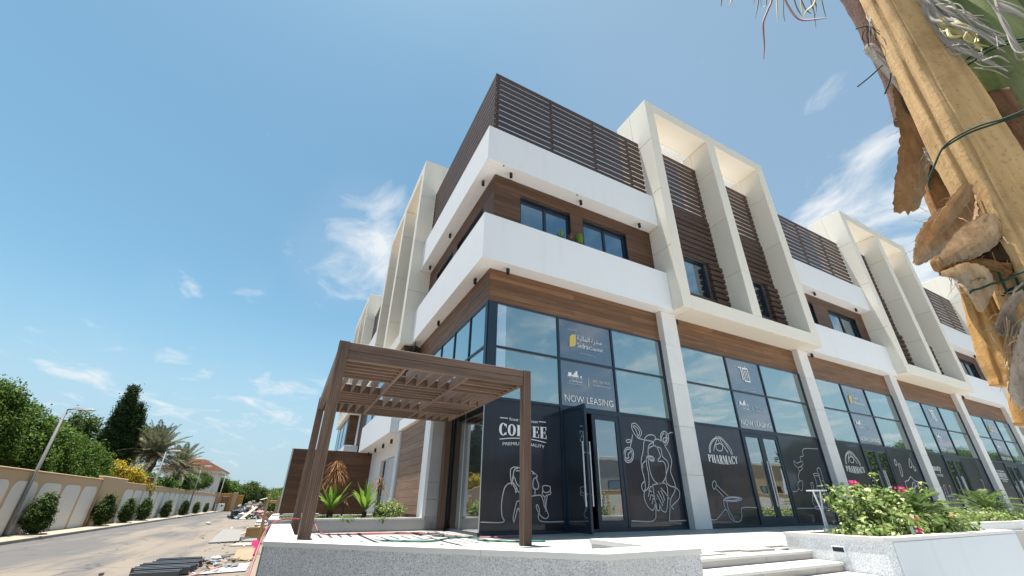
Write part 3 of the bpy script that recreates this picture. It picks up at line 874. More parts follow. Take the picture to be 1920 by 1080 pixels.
# ------------------------------------------------------------------ shopfronts
def strokes(name, lines, parent, y=7.893, wdt=0.019, mat='line_ink'):
    m = MB()
    for l in lines:
        P = catmull([(a, 0, b) for a, b in l], 5) if len(l) > 2 else [Vector((a, 0, b)) for a, b in l]
        vs, fs = [], []
        for i, p in enumerate(P):
            t = (P[min(i+1, len(P)-1)]-P[max(i-1, 0)])
            if t.length < 1e-6: t = Vector((1, 0, 0))
            t.normalize(); nn = Vector((-t.z, 0, t.x))*wdt*0.5
            vs += [(p.x+nn.x, y, p.z+nn.z), (p.x-nn.x, y, p.z-nn.z)]
        fs = [(2*i, 2*i+1, 2*i+3, 2*i+2) for i in range(len(P)-1)]
        m.add(vs, fs)
    return m.build(name, mat, parent)
def text_mesh(body):
    c = bpy.data.curves.new('lettering', 'FONT'); c.body = body; c.resolution_u = 3
    o = bpy.data.objects.new('lettering_source', c); COL.objects.link(o)
    dg = bpy.context.evaluated_depsgraph_get(); dg.update()
    me = bpy.data.meshes.new_from_object(o.evaluated_get(dg))
    bpy.data.objects.remove(o); bpy.data.curves.remove(c)
    return me
def lettering(body, u0, u1, z0, z1, parent, mat='ink', y=7.892, shear=0.0, warp=None, name='lettering'):
    me = text_mesh(body)
    n = len(me.vertices); co = np.empty(n*3); me.vertices.foreach_get('co', co); co = co.reshape(-1, 3)
    a, b = co.min(0), co.max(0)
    fx = (co[:, 0]-a[0])/max(1e-6, b[0]-a[0]); fz = (co[:, 1]-a[1])/max(1e-6, b[1]-a[1])
    o0 = Vector(((u0+u1)/2, y, (z0+z1)/2))
    X = u0+fx*(u1-u0)+shear*(fz-0.5)*(z1-z0); Z = z0+fz*(z1-z0)
    if warp: Z = warp(fx, fz, Z)
    out = np.stack([X-o0.x, np.zeros(n), Z-o0.z], 1)
    me.vertices.foreach_set('co', out.ravel()); me.update()
    me.materials.clear(); me.materials.append(MT[mat])
    o = bpy.data.objects.new(name, me)
    return link(o, o0, parent)
# slab serif capitals built from bars and bowls (unit height, returns polygons)
def serif_letters(word, thick=0.2, thin=0.055, gap=0.07):
    polys = []; x = 0.0
    def rect(a, b, c, d): polys.append([(x+a, c), (x+b, c), (x+b, d), (x+a, d)])
    def quad(*p): polys.append([(x+a, b) for a, b in p])
    def bowl(cx, cz, rx, rz, ix, iz, a0, a1, n=18):
        for i in range(n):
            t0, t1 = a0+(a1-a0)*i/n, a0+(a1-a0)*(i+1)/n
            polys.append([(x+cx+rx*math.cos(t0), cz+rz*math.sin(t0)), (x+cx+rx*math.cos(t1), cz+rz*math.sin(t1)), (x+cx+ix*math.cos(t1), cz+iz*math.sin(t1)), (x+cx+ix*math.cos(t0), cz+iz*math.sin(t0))])
    def stem(a, s=0.05): rect(a, a+thick, 0, 1); rect(a-s, a+thick+s, 0, thin); rect(a-s, a+thick+s, 1-thin, 1)
    for ch in word:
        w = 0.6
        if ch == 'O': w = 0.62; bowl(0.31, 0.5, 0.31, 0.52, 0.31-thick*0.95, 0.45, 0, 2*math.pi, 28)
        elif ch == 'C': w = 0.58; bowl(0.31, 0.5, 0.31, 0.52, 0.31-thick*0.95, 0.45, 0.7, 2*math.pi-0.7, 26); rect(0.5, 0.56, 0.66, 0.97); rect(0.5, 0.56, 0.03, 0.28)
        elif ch in 'EF':
            w = 0.55; stem(0.05); rect(0.25, 0.52, 1-thin, 1); rect(0.25, 0.42, 0.47, 0.53); rect(0.46, 0.52, 0.72, 1); rect(0.38, 0.43, 0.36, 0.64)
            if ch == 'E': rect(0.25, 0.53, 0, thin); rect(0.47, 0.53, 0, 0.3)
        elif ch in 'PR':
            w = 0.6; stem(0.05); bowl(0.27, 0.74, 0.30, 0.26, 0.12, 0.2, -math.pi/2, math.pi/2, 14)
            if ch == 'R': quad((0.25, 0.5), (0.43, 0.5), (0.63, 0), (0.43, 0)); w = 0.64
        elif ch == 'H': w = 0.72; stem(0.05); stem(0.46); rect(0.25, 0.46, 0.46, 0.53)
        elif ch == 'A': w = 0.68; quad((0.02, 0), (0.10, 0), (0.38, 1), (0.30, 1)); quad((0.28, 1), (0.42, 1), (0.66, 0), (0.44, 0)); rect(0.18, 0.5, 0.28, 0.34); rect(-0.02, 0.16, 0, thin); rect(0.38, 0.7, 0, thin)
        elif ch == 'M': w = 0.86; rect(0.05, 0.13, 0, 1); stem(0.6); quad((0.05, 1), (0.25, 1), (0.48, 0), (0.36, 0)); quad((0.62, 1), (0.70, 1), (0.46, 0), (0.38, 0)); rect(-0.02, 0.2, 0, thin); rect(-0.02, 0.15, 1-thin, 1)
        elif ch == 'Y': w = 0.66; quad((0.0, 1), (0.2, 1), (0.42, 0.45), (0.24, 0.45)); quad((0.56, 1), (0.64, 1), (0.42, 0.42), (0.36, 0.48)); rect(0.23, 0.42, 0, 0.5); rect(0.16, 0.5, 0, thin); rect(-0.05, 0.27, 1-thin, 1); rect(0.48, 0.7, 1-thin, 1)
        x += w+gap
    return polys, x-gap
def serif_word(word, u0, u1, z0, z1, parent, warp=None, mat='ink', y=7.892):
    polys, W_ = serif_letters(word)
    m = MB()
    for i, p in enumerate(polys):
        vs = []
        for a, b in p:
            fx = a/W_; z = z0+b*(z1-z0)
            if warp: z = warp(fx, b, z)
            vs.append((u0+fx*(u1-u0), y-0.0002*(i % 3), z))
        m.add(vs, [tuple(range(len(vs)))])
    return m.build('lettering', mat, parent)

ART = {"woman":[[[7.365,2.364],[7.478,2.401],[7.594,2.33],[7.669,2.189],[7.587,2.063],[7.482,2.082],[7.392,2.194],[7.356,2.31],[7.383,2.366]],[[7.395,2.327],[7.473,2.253],[7.515,2.177],[7.527,2.072],[7.566,2.049]],[[7.433,2.343],[7.551,2.286],[7.607,2.184],[7.555,2.087]],[[7.482,2.082],[7.546,2.034],[7.778,2.011],[8.033,1.988]],[[7.362,2.113],[7.312,1.966],[7.239,1.808]],[[7.283,1.938],[7.191,1.907],[7.133,1.936],[7.166,1.974],[7.272,1.981],[7.293,1.939]],[[7.209,1.793],[7.084,1.761],[7.015,1.632],[7.03,1.498],[7.124,1.446],[7.251,1.496],[7.322,1.623],[7.307,1.748],[7.209,1.793]],[[7.231,1.757],[7.115,1.737],[7.056,1.634],[7.067,1.524],[7.137,1.49],[7.232,1.532],[7.282,1.634],[7.263,1.733]],[[7.223,1.769],[7.229,1.694],[7.152,1.64],[7.157,1.553],[7.064,1.548]],[[8.472,2.278],[8.339,2.199],[8.304,2.06],[8.367,1.957],[8.457,1.927],[8.552,2.009],[8.609,2.15],[8.562,2.243],[8.472,2.278]],[[8.463,2.235],[8.37,2.16],[8.35,2.063],[8.412,1.986],[8.493,2.005],[8.556,2.119],[8.529,2.213]],[[8.52,2.226],[8.519,2.13],[8.415,2.095],[8.417,2.014],[8.482,2.045],[8.545,2.159]],[[8.616,2.219],[8.726,2.269],[8.819,2.234],[8.868,2.099],[8.887,1.971]],[[8.052,1.989],[8.127,2.088],[8.081,2.144],[7.932,2.149],[7.79,2.078],[7.713,1.954],[7.637,1.716],[7.553,1.535],[7.537,1.335],[7.583,1.093],[7.578,0.901],[7.53,0.825],[7.47,0.876],[7.476,0.971],[7.575,1.045]],[[8.042,1.997],[8.034,1.896],[8.159,1.864],[8.265,1.83],[8.285,1.648],[8.416,1.55],[8.446,1.422],[8.327,1.214],[8.295,1.063],[8.386,0.966],[8.6,0.921],[8.699,0.824],[8.638,0.676],[8.485,0.578],[8.401,0.53],[8.356,0.495],[8.416,0.436]],[[8.1,2.046],[8.234,2.055],[8.4,1.932],[8.547,1.714],[8.584,1.532],[8.494,1.296],[8.564,1.095],[8.587,0.946],[8.497,0.796],[8.354,0.65],[8.284,0.413],[8.226,0.227],[8.254,0.193],[8.879,0.197]],[[7.851,1.806],[7.914,1.849],[8.107,1.887],[8.201,1.695],[8.207,1.631],[8.118,1.562],[8.13,1.524],[8.296,1.518],[8.345,1.392],[8.297,1.163],[8.14,1.022],[8.01,1.007],[7.88,1.077],[7.804,1.246],[7.787,1.445],[7.791,1.571]],[[8.03,1.975],[7.866,1.885],[7.808,1.726],[7.814,1.598]],[[7.714,1.542],[7.764,1.621],[7.875,1.632],[7.979,1.601],[7.964,1.524],[7.855,1.524],[7.846,1.574],[7.771,1.558]],[[7.749,1.595],[7.871,1.611],[7.961,1.567]],[[7.823,1.548],[7.967,1.542]],[[7.732,1.543],[7.71,1.417],[7.733,1.244],[7.722,1.048],[7.672,0.903],[7.534,0.806],[7.51,0.666],[7.584,0.505],[7.706,0.425],[7.781,0.46],[7.834,0.552],[7.82,0.391],[7.698,0.2],[7.04,0.208]],[[7.572,1.337],[7.589,1.436],[7.692,1.516]],[[7.825,0.974],[8.289,0.984],[8.179,0.424],[8.018,0.418],[7.995,0.483],[7.891,0.669]],[[7.825,0.974],[7.83,0.811],[7.838,0.575]],[[8.081,0.911],[8.233,0.768],[8.317,0.649]],[[8.071,0.863],[8.132,0.719],[8.15,0.629]],[[7.977,0.837],[8.069,0.671],[8.103,0.577]],[[7.927,0.765],[8.019,0.6],[8.073,0.518]],[[7.893,0.681],[7.965,0.506],[7.929,0.413],[7.864,0.437],[7.856,0.576]],[[7.677,0.832],[7.746,0.929],[7.799,0.93]],[[7.638,0.714],[7.711,0.833],[7.777,0.81]],[[7.675,0.633],[7.731,0.75],[7.812,0.716]],[[7.729,0.552],[7.786,0.669],[7.834,0.646]]],"man":[[[3.351,0.231],[3.819,0.224],[3.794,0.334],[3.778,0.512],[3.805,0.717],[3.859,0.857],[3.958,0.918],[4.002,0.884]],[[4.002,0.884],[3.97,1.026],[3.968,1.171],[4.055,1.223],[4.205,1.205],[4.418,1.175],[4.572,1.093]],[[4.001,0.955],[4.028,1.076],[4.056,1.174],[4.13,1.202]],[[4.043,1.064],[4.015,0.932],[4.075,0.814],[4.091,0.744],[4.119,0.815],[4.03,0.932]],[[4.086,1.151],[4.175,1.154],[4.296,1.109]],[[4.058,1.029],[4.133,0.887],[4.296,0.818]],[[4.09,0.826],[4.178,0.745],[4.355,0.677],[4.49,0.69]],[[4.479,1.115],[4.572,1.093],[4.586,1.044],[4.503,1.005],[4.492,0.846],[4.537,0.823],[4.53,0.715]],[[4.571,1.019],[4.624,0.897],[4.598,0.824],[4.507,0.81]],[[4.723,0.875],[4.818,0.889],[4.906,0.866],[4.894,0.792],[4.814,0.755],[4.737,0.778],[4.723,0.875]],[[4.715,0.789],[4.714,0.717],[4.765,0.681],[4.813,0.706],[4.908,0.731],[4.909,0.793]],[[4.765,0.681],[4.789,0.397]],[[4.828,0.694],[4.791,0.491],[4.848,0.326],[4.77,0.276],[4.666,0.328],[4.592,0.421],[4.563,0.502],[4.594,0.526],[4.637,0.42],[4.606,0.328],[4.694,0.224],[5.25,0.217]],[[4.475,0.69],[4.658,0.704],[4.718,0.633],[4.76,0.467]],[[4.054,0.221],[4.039,0.31],[4.093,0.513],[4.121,0.582],[4.194,0.594],[4.355,0.56]],[[4.055,0.21],[4.095,0.332],[4.145,0.467],[4.195,0.376],[4.296,0.285]]],"mortar":[[[9.605,0.208],[9.862,0.205],[10.088,0.327],[10.274,0.43],[10.36,0.395],[10.407,0.245],[10.591,0.151],[10.793,0.16],[10.907,0.287],[10.986,0.471],[11.61,0.476]],[[10.292,0.663],[10.469,0.724],[10.794,0.735],[11.03,0.705],[10.971,0.656],[10.677,0.63],[10.362,0.64],[10.292,0.663]],[[10.327,0.675],[10.462,0.703],[10.787,0.715],[10.963,0.693],[10.685,0.654],[10.388,0.659]],[[10.288,0.651],[10.273,0.546],[10.313,0.429]],[[10.414,0.617],[10.422,0.406],[10.568,0.197]],[[9.989,1.064],[10.064,1.119],[10.126,1.067],[10.069,0.946],[9.991,0.915],[9.96,0.991],[9.989,1.064]],[[10.115,1.031],[10.321,0.878],[10.517,0.749]],[[10.081,0.922],[10.208,0.828],[10.33,0.723]]],"pharm_arch":[[[10.092,1.835],[10.128,1.998],[10.278,2.166],[10.495,2.275],[10.565,2.299],[10.722,2.264],[10.889,2.126],[11.03,1.972],[11.044,1.826]],[[10.132,1.837],[10.169,1.988],[10.303,2.141],[10.507,2.246],[10.692,2.234],[10.854,2.083],[10.973,1.929],[10.997,1.837]],[[10.276,1.89],[10.362,2.039],[10.546,2.238],[10.615,2.256],[10.708,2.087],[10.873,1.883]],[[10.433,2.07],[10.404,1.975],[10.467,1.913],[10.588,1.907],[10.669,1.965],[10.699,2.06],[10.61,2.108],[10.521,2.089],[10.433,2.07]],[[10.572,2.213],[10.572,2.159],[10.578,2.1]],[[10.489,2.293],[10.642,2.304]]],"bottles":[[[13.488,0.455],[14.384,0.46],[14.613,0.442],[14.772,0.467],[15.208,0.454],[15.323,0.479],[15.328,0.53]],[[15.139,1.608],[15.321,1.615],[15.316,1.069],[15.318,0.555]],[[15.132,1.594],[15.162,1.066],[15.207,0.58],[15.13,0.492]],[[14.845,1.438],[14.987,1.469],[15.177,1.448],[15.128,1.407],[14.874,1.399],[14.845,1.438]],[[14.874,1.399],[14.879,1.138],[14.803,0.956],[14.783,0.703],[14.696,0.504]],[[15.128,1.407],[15.116,1.117],[15.103,0.961],[15.152,0.529]],[[14.832,1.098],[15.116,1.117]],[[14.83,1.077],[15.113,1.093]],[[15.217,1.25],[15.294,1.252]],[[14.553,1.169],[14.637,1.189],[14.669,1.159],[14.63,0.953],[14.781,0.829],[14.857,0.704],[14.793,0.504]],[[14.553,1.169],[14.529,0.901],[14.451,0.8],[14.38,0.626],[14.456,0.504]],[[14.481,0.813],[14.774,0.816],[14.752,0.778],[14.488,0.78]],[[14.365,0.467],[14.503,0.504],[14.793,0.504],[15.073,0.479],[14.753,0.435],[14.513,0.435],[14.365,0.467]]],"molecule":[[[13.489,0.91],[13.7,0.926],[13.83,1.002]],[[13.83,1.002],[13.853,1.14],[14.009,1.219],[14.138,1.197],[14.059,1.044],[13.961,0.942],[13.83,1.002]],[[14.009,1.219],[13.979,1.345],[14.13,1.505]],[[14.104,1.595],[14.246,1.64],[14.347,1.604],[14.13,1.505],[14.104,1.595]],[[14.104,1.595],[13.958,1.68],[13.976,1.812],[14.105,1.739],[14.377,1.804],[14.435,1.727],[14.246,1.64]],[[14.377,1.804],[14.373,1.938],[14.562,1.975],[14.704,2.202],[15.575,2.253]]],"shield":[[[20.914,1.374],[21.244,1.431],[21.56,1.565],[21.759,1.433],[22.217,1.356],[22.111,1.179],[22.102,0.98]],[[20.914,1.374],[20.897,1.035],[20.917,0.869],[21.147,0.753]],[[21.267,1.138],[21.584,1.366],[21.692,1.294],[21.498,1.142],[21.823,1.247],[22.03,1.029]],[[20.699,2.136],[20.813,2.142],[20.798,1.989],[20.663,1.959],[20.699,2.136]],[[20.92,1.969],[21.046,1.987],[20.96,1.621],[20.824,1.592],[20.92,1.969]],[[22.05,2.252],[22.096,2.071],[21.934,1.921],[21.788,1.954],[21.971,2.196],[22.05,2.252]],[[22.146,1.995],[22.247,1.843],[22.1,1.812],[22.146,1.995]]],"cosmetics":[[[23.722,1.191],[23.941,1.225],[23.905,1.046],[23.87,0.869],[23.623,0.808],[23.722,1.191]],[[24.195,1.29],[24.349,1.293],[24.297,0.638]],[[24.195,1.29],[23.996,0.637]],[[24.69,1.255],[24.825,1.273],[24.487,0.463]],[[23.51,0.663],[24.482,0.668]],[[24.126,0.901],[24.82,0.909],[24.799,0.819]]],"armchair":[[[28.465,1.649],[28.665,1.587],[28.594,1.382],[28.392,1.112]],[[27.72,0.973],[28.55,0.983],[29.465,0.96],[29.3,0.692],[28.969,0.658],[28.85,0.854]],[[27.589,0.795],[28.338,0.817]],[[27.717,0.684],[28.448,0.688]],[[27.487,0.431],[28.553,0.414]],[[27.389,0.354],[28.632,0.334]],[[28.55,0.983],[28.541,0.688],[28.489,0.366]],[[27.929,1.106],[27.815,0.942],[27.717,0.684]]]}
Z0, ZD, Z1, Z2, Z3 = 0.06, 2.50, 2.60, 3.77, 4.86
def pane(name, mat, u0, u1, z0, z1, face=FR, parent=None): return face.box(name, mat, u0, u1, -0.028, -0.006, z0, z1, parent, 0)
def door_leaf(u0, u1, parent, hinge_left):
    t = 0.10
    m = MB()
    for a, b, c, d in ((u0, u0+t, 0.03, ZD), (u1-t, u1, 0.03, ZD), (u0+t, u1-t, 0.03, 0.03+0.19), (u0+t, u1-t, ZD-0.12, ZD)):
        FR.mb(m, a, b, -0.045, 0.012, c, d)
    return m.build('door', 'navy', parent, origin=(u0 if hinge_left else u1, 7.90, 0))
def handle(u, parent, out=True, vv=0.07):
    m = MB(); m.tube([(u, 7.90-vv, 0.50), (u, 7.90-vv, 1.72)], 0.018, 8)
    for z in (0.72, 1.5): m.tube([(u, 7.90-vv, z), (u, 7.90-0.01, z)], 0.011, 6)
    return m.build('door_handle', 'steel', parent)
SHOP = []
def shopfront(k_, uL, uR, dL, dR, open_left=False):
    s = MB()
    def bar(a, b, c, d, v0=-0.05, v1=0.022): FR.mb(s, a, b, v0, v1, c, d)
    t = 0.028
    bar(uL, uR, 0.0, Z0); bar(uL, uR, Z3, 4.898)
    bar(uL, uL+0.06, Z0 if k_ else Z1-t, Z3)
    bar(uR-0.06, uR, Z0, Z3)
    for u in (dL, dR): bar(u-t, u+t, Z0, Z3, -0.05, 0.024)
    segs = ((uL+0.06, dL-t), (dL+t, dR-t), (dR+t, uR-0.06))
    for i, (a, b) in enumerate(segs):
        bar(a, b, Z2-t, Z2+t)
        bar(a, b, Z1-t, Z1+t)
    bar(dL+t, dR-t, ZD+0.003, Z1-t)
    root = s.build('shopfront', 'navy', B, origin=((uL+uR)/2, 7.9, 0))
    P = {}
    a, b = segs[0]
    if k_ == 0:
        FR.box('corner_post', 'navy', a, a+0.17, -0.05, 0.02, Z1+t, Z3, root, 0.003)
        for z0, z1 in ((Z1+t, Z2-t), (Z2+t, Z3)): pane('light_stripe_pane', 'glass_pale', a+0.172, a+0.41, z0, z1, FR, root)  # strip standing in for the light stripe beside the corner post
        gl = a+0.412
    else: gl = a
    for (z0, z1) in ((Z1+t, Z2-t), (Z2+t, Z3)):
        pane('glass_pane', 'glass', gl, b, z0, z1, FR, root)
        pane('glass_pane', 'glass', segs[2][0], segs[2][1], z0, z1, FR, root)
    P['L'] = pane('film_panel', 'film', a-(0.05 if k_ == 0 else 0), b, Z0, Z1-t, FR, root)
    P['R'] = pane('film_panel', 'film', segs[2][0], segs[2][1], Z0, Z1-t, FR, root)
    P['mid'] = pane('film_panel', 'film_grey', segs[1][0], segs[1][1], Z1+t, Z2-t, FR, root)
    P['top'] = pane('film_panel', 'film_grey', segs[1][0], segs[1][1], Z2+t, Z3, FR, root)
    a, b = segs[1]; c = (a+b)/2
    if open_left:
        d1 = empty('door', (a, 7.88, 0)); d1.parent = B; d1.location = d1.location-wpos(B)
        LW = c-a
        m = MB()
        for y0, y1, z0, z1 in ((7.88-LW, 7.88-LW+0.075, 0.03, ZD), (7.805, 7.88, 0.03, ZD), (7.88-LW+0.075, 7.805, 0.03, 0.16), (7.88-LW+0.075, 7.805, ZD-0.08, ZD)):
            m.box(a, a+0.05, y0, y1, z0, z1)
        m.build('door_frame', 'navy', d1)
        box('door_pane', 'glass_dark', a+0.015, a+0.03, 7.88-LW+0.075, 7.805, 0.16, ZD-0.08, d1, 0)
        m = MB(); yh = 7.88-LW+0.04
        for xx in (a-0.06, a+0.11):
            m.tube([(xx, yh, 0.50), (xx, yh, 1.72)], 0.018, 8)
            for z in (0.72, 1.5): m.tube([(xx, yh, z), (a+0.025, yh, z)], 0.011, 6)
        m.build('door_handle', 'steel', d1)
    else:
        d1 = door_leaf(a+0.004, c-0.003, B, True)
        FR.box('door_pane', 'glass_clear', a+0.104, c-0.103, -0.03, -0.01, 0.22, ZD-0.12, d1, 0)
        handle(c-0.06, d1)
    d2 = door_leaf(c+0.003, b-0.004, B, False)
    FR.box('door_pane', 'glass_clear', c+0.103, b-0.104, -0.03, -0.01, 0.22, ZD-0.12, d2, 0)
    handle(c+0.06, d2)
    SHOP.append((root, P))
    # vinyl on the two middle panels
    p = P['mid']
    o = a-5.28
    lettering('NOW LEASING', 5.37+o, 6.83+o, 2.735, 2.892, p)
    sk = MB()
    for i, (x0, w_, h_) in enumerate(((0.0, 0.07, 0.04), (0.02, 0.10, 0.10), (0.13, 0.06, 0.05), (0.19, 0.05, 0.11), (0.242, 0.055, 0.16), (0.30, 0.03, 0.05), (0.38, 0.045, 0.045))):
        x0 += 5.48+o; sk.add([(x0, 7.892-0.0001*i, 3.355), (x0+w_, 7.892-0.0001*i, 3.355), (x0+w_, 7.892-0.0001*i, 3.355+h_), (x0, 7.892-0.0001*i, 3.355+h_*0.94)], [(0, 1, 2, 3)])
    sk.add([(5.46+o, 7.892, 3.325), (5.935+o, 7.892, 3.325), (5.935+o, 7.892, 3.333), (5.46+o, 7.892, 3.333)], [(0, 1, 2, 3)])
    sk.add([(6.096+o, 7.892, 3.163), (6.103+o, 7.892, 3.163), (6.103+o, 7.892, 3.4), (6.096+o, 7.892, 3.4)], [(0, 1, 2, 3)])
    sk.build('skyline_emblem', 'ink', p)
    lettering('\ufe95\ufe8e\ufea3\ufe8e\ufeb4\ufee3', 5.52+o, 5.90+o, 3.225, 3.31, p, 'ink')
    lettering('masahat', 5.47+o, 5.925+o, 3.165, 3.20, p, 'line_ink')
    lettering('055 100 9531', 6.235+o, 6.785+o, 3.285, 3.352, p, 'line_ink')
    lettering('info@masahat.sa', 6.235+o, 6.785+o, 3.183, 3.25, p, 'line_ink')
    p = P['top']
    if k_ % 2 == 0:
        MB().add([(5.582+o, 7.892, 4.122), (5.73+o, 7.892, 4.16), (5.785+o, 7.892, 4.225), (5.80+o, 7.892, 4.505), (5.66+o, 7.892, 4.47), (5.597+o, 7.892, 4.40)], [(0, 1, 2, 3, 4, 5)]).build('gold_emblem', 'gold', p)
        lettering('\ufe94\ufef4\ufedf\ufe8e\ufee4\ufedf\ufe8d \ufe93\ufead\ufeaa\ufeb3', 5.825+o, 6.633+o, 4.315, 4.49, p)
        lettering('Sidra', 5.83+o, 6.18+o, 4.155, 4.285, p); lettering('Capital', 6.20+o, 6.63+o, 4.125, 4.245, p)
        lettering('www.sidracapital.com', 5.869+o, 6.387+o, 3.985, 4.02, p, 'line_ink')
    else:
        o2 = o-(11.68-5.28)
        g = MB()
        def gq(x0, x1, z0, z1, yy=7.892): g.add([(x0+o2, yy, z0), (x1+o2, yy, z0), (x1+o2, yy, z1), (x0+o2, yy, z1)], [(0, 1, 2, 3)])
        gq(12.25, 12.40, 4.575, 4.64); gq(12.345, 12.40, 4.2, 4.574); gq(12.44, 12.73, 4.575, 4.64); gq(12.44, 12.475, 4.2, 4.574)
        gq(12.695, 12.73, 4.2, 4.574); gq(12.44, 12.73, 4.15, 4.2); gq(12.53, 12.56, 4.25, 4.5); gq(12.61, 12.64, 4.25, 4.5); gq(12.531, 12.639, 4.5, 4.53)
        g.build('gate_emblem', 'ink', p)
        MB().add([(12.55+o2, 7.892, 4.66), (12.59+o2, 7.892, 4.65), (12.63+o2, 7.892, 4.66), (12.59+o2, 7.892, 4.72)], [(0, 1, 2, 3)]).build('gold_emblem', 'gold', p)
        lettering('contracting and development', 12.085+o2, 12.886+o2, 3.935, 3.97, p, 'line_ink')
        lettering('commercial real estate', 12.10+o2, 12.88+o2, 3.85, 3.885, p, 'line_ink')
    MB().add([(5.549+o, 7.892, 4.597), (5.85+o, 7.892, 4.597), (5.85+o, 7.892, 4.606), (5.549+o, 7.892, 4.606)], [(0, 1, 2, 3)]).build('rule_line', 'line_ink', p)
    return P
P0 = shopfront(0, 3.325, 8.85, 5.252, 6.975, True)
P1 = shopfront(1, 9.45, 15.78, 11.665, 13.41)
P2 = shopfront(2, 16.38, 22.71, 18.52, 20.33)
P3 = shopfront(3, 23.31, 29.64, 25.42, 27.2)
P4 = shopfront(4, 30.24, 36.57, 32.62, 34.42)
def shift(lines, du, dz=0.0): return [[(a+du, b+dz) for a, b in l] for l in lines]
# coffee panel
p = P0['L']
arch = lambda fx, fz, z: z+0.035*(1-(2*fx-1)**2)*1.0
serif_word('COFFEE', 3.682, 4.849, 1.83, 2.085, p, lambda fx, fz, z: z+(fz-0.5)*0.03*(1-(2*fx-1)**2)*-1)
lettering('finest whole bean', 3.92, 4.624, 2.15, 2.215, p)
lettering('PREMIUM QUALITY', 3.774, 4.784, 1.615, 1.69, p, warp=lambda fx, fz, z: z+0.03*(1-(2*fx-1)**2))
strokes('rule_line', [[(3.698, 2.19), (3.885, 2.19)], [(4.654, 2.19), (4.834, 2.19)], [(3.70, 1.752), (4.0, 1.79), (4.27, 1.80), (4.54, 1.79), (4.83, 1.752)]], p, wdt=0.016, mat='ink')
strokes('line_drawing', ART['man'], p)
p = P0['R']; strokes('line_drawing', ART['woman'], p, wdt=0.021)
p = P1['L']; strokes('line_drawing', ART['mortar'], p); strokes('line_drawing', ART['pharm_arch'], p, mat='ink', wdt=0.017)
bulge = lambda fx, fz, z: z-(0.055*(1-(2*fx-1)**2)*(1-fz))
serif_word('PHARMACY', 10.0, 11.22, 1.61, 1.785, p, bulge)
p = P1['R']; strokes('line_drawing', ART['bottles'], p, wdt=0.021); strokes('line_drawing', ART['molecule'], p, wdt=0.016)
p = P2['L']; d = 6.96
strokes('line_drawing', shift(ART['pharm_arch'], d), p, mat='ink', wdt=0.02); serif_word('PHARMACY', 10.0+d, 11.22+d, 1.61, 1.785, p, bulge)
strokes('line_drawing', shift(ART['mortar'][:4], d), p)
p = P2['R']; strokes('line_drawing', ART['shield'], p, wdt=0.03)
p = P3['L']; lettering('Beauty', 23.56, 24.62, 1.80, 2.13, p, shear=0.3); lettering('STORE', 24.0, 24.6, 1.66, 1.75, p)
strokes('line_drawing', ART['cosmetics'], p, wdt=0.03)
p = P3['R']; strokes('line_drawing', ART['armchair'], p, wdt=0.035)
p = P4['L']; serif_word('COFFEE', 31.0, 32.15, 1.83, 2.05, p); strokes('rule_line', [[(31.0, 1.76), (32.15, 1.76)], [(31.1, 2.13), (32.05, 2.13)]], p, wdt=0.03, mat='ink')
lettering('PREMIUM', 31.3, 31.9, 1.62, 1.70, p)

# shopfront round the corner (glass to the left facade)
m = MB()
ys = [7.905, 9.02, 10.2, 11.4, 12.6, 13.8, 14.2]
def lbar(a, b, c, d, v0=-0.05, v1=0.022): FL.mb(m, a, b, v0, v1, c, d)
lbar(7.905, 14.2, Z3, 4.898); lbar(7.905, 9.94, 0.0, 0.05); lbar(9.90, 9.94, 0.051, Z1+0.02)
FL.mb(m, 7.905, 8.03, -0.05, 0.02, Z1, Z3)
for y in ys[1:-1]: lbar(y-0.022, y+0.022, Z1 if y < 9.9 else 2.99, Z3)
for y0, y1 in zip(ys[:-1], ys[1:]):
    a = max(y0+0.022, 8.03) if y0 > 7.95 else 8.03
    lbar(a, y1-0.022, Z2-0.024, Z2+0.024)
    if y1 < 10.3: lbar(a if y0 > 8 else 7.905, min(y1-0.022, 9.94), Z1-0.024, Z1-0.001)
sc_ = m.build('shopfront', 'navy', B, origin=(3.32, 11, 0))
for y0, y1 in zip(ys[:-1], ys[1:]):
    a = 8.032 if y0 < 8 else y0+0.022
    FL.box('glass_pane', 'glass', a, y1-0.022, -0.028, -0.006, Z2+0.024, Z3, sc_, 0)
    FL.box('glass_pane', 'glass', a, y1-0.022, -0.028, -0.006, Z1 if y0 < 9.9 else 2.99, Z2-0.024, sc_, 0)
for y0, y1 in ((7.925, 8.965), (8.975, 9.94)):
    FL.box('glass_pane', 'glass_clear', y0, y1, -0.026, -0.008, 0.05, Z1-0.025, sc_, 0)
m = MB(); FL.mb(m, 8.966, 8.974, -0.028, 0.0, 0.05, Z1-0.025); FL.mb(m, 7.907, 7.924, -0.028, 0.0, 0.05, Z1-0.025); m.build('glass_joint', 'steel', sc_)

# garage and lower storey on the left side
box('stone_pier', 'core', 2.90, 3.28, 9.965, 10.4, -0.02, 2.98, B, 0)
zs = [0.0, 0.27, 0.62, 0.98, 1.52, 2.06, 2.60, 2.985]
for z0, z1 in zip(zs[:-1], zs[1:]): box('stone_block', 'grey_stone', 2.875, 3.295, 9.95, 10.41, z0+0.003, z1-0.003, B, 0.003)
box('door_trim', 'grey_frame', 2.80, 2.873, 9.955, 10.42, 0.256, 2.66, B, 0.003)
gd = box('garage_door', 'black_metal', 3.03, 3.06, 10.425, 14.18, 0.256, 2.66, B, 0)
z = 0.285
while z < 2.64:
    box('door_plank', 'pale_y', 2.985, 3.028, 10.44, 13.86, z, min(z+0.196, 2.655), gd, 0.004); z += 0.201
box('door_trim', 'grey_frame', 2.93, 3.06, 13.865, 14.0, 0.256, 2.66, B, 0.003)
box('lintel', 'white', 2.86, 3.295, 10.415, 14.02, 2.665, 2.985, B, 0.005)
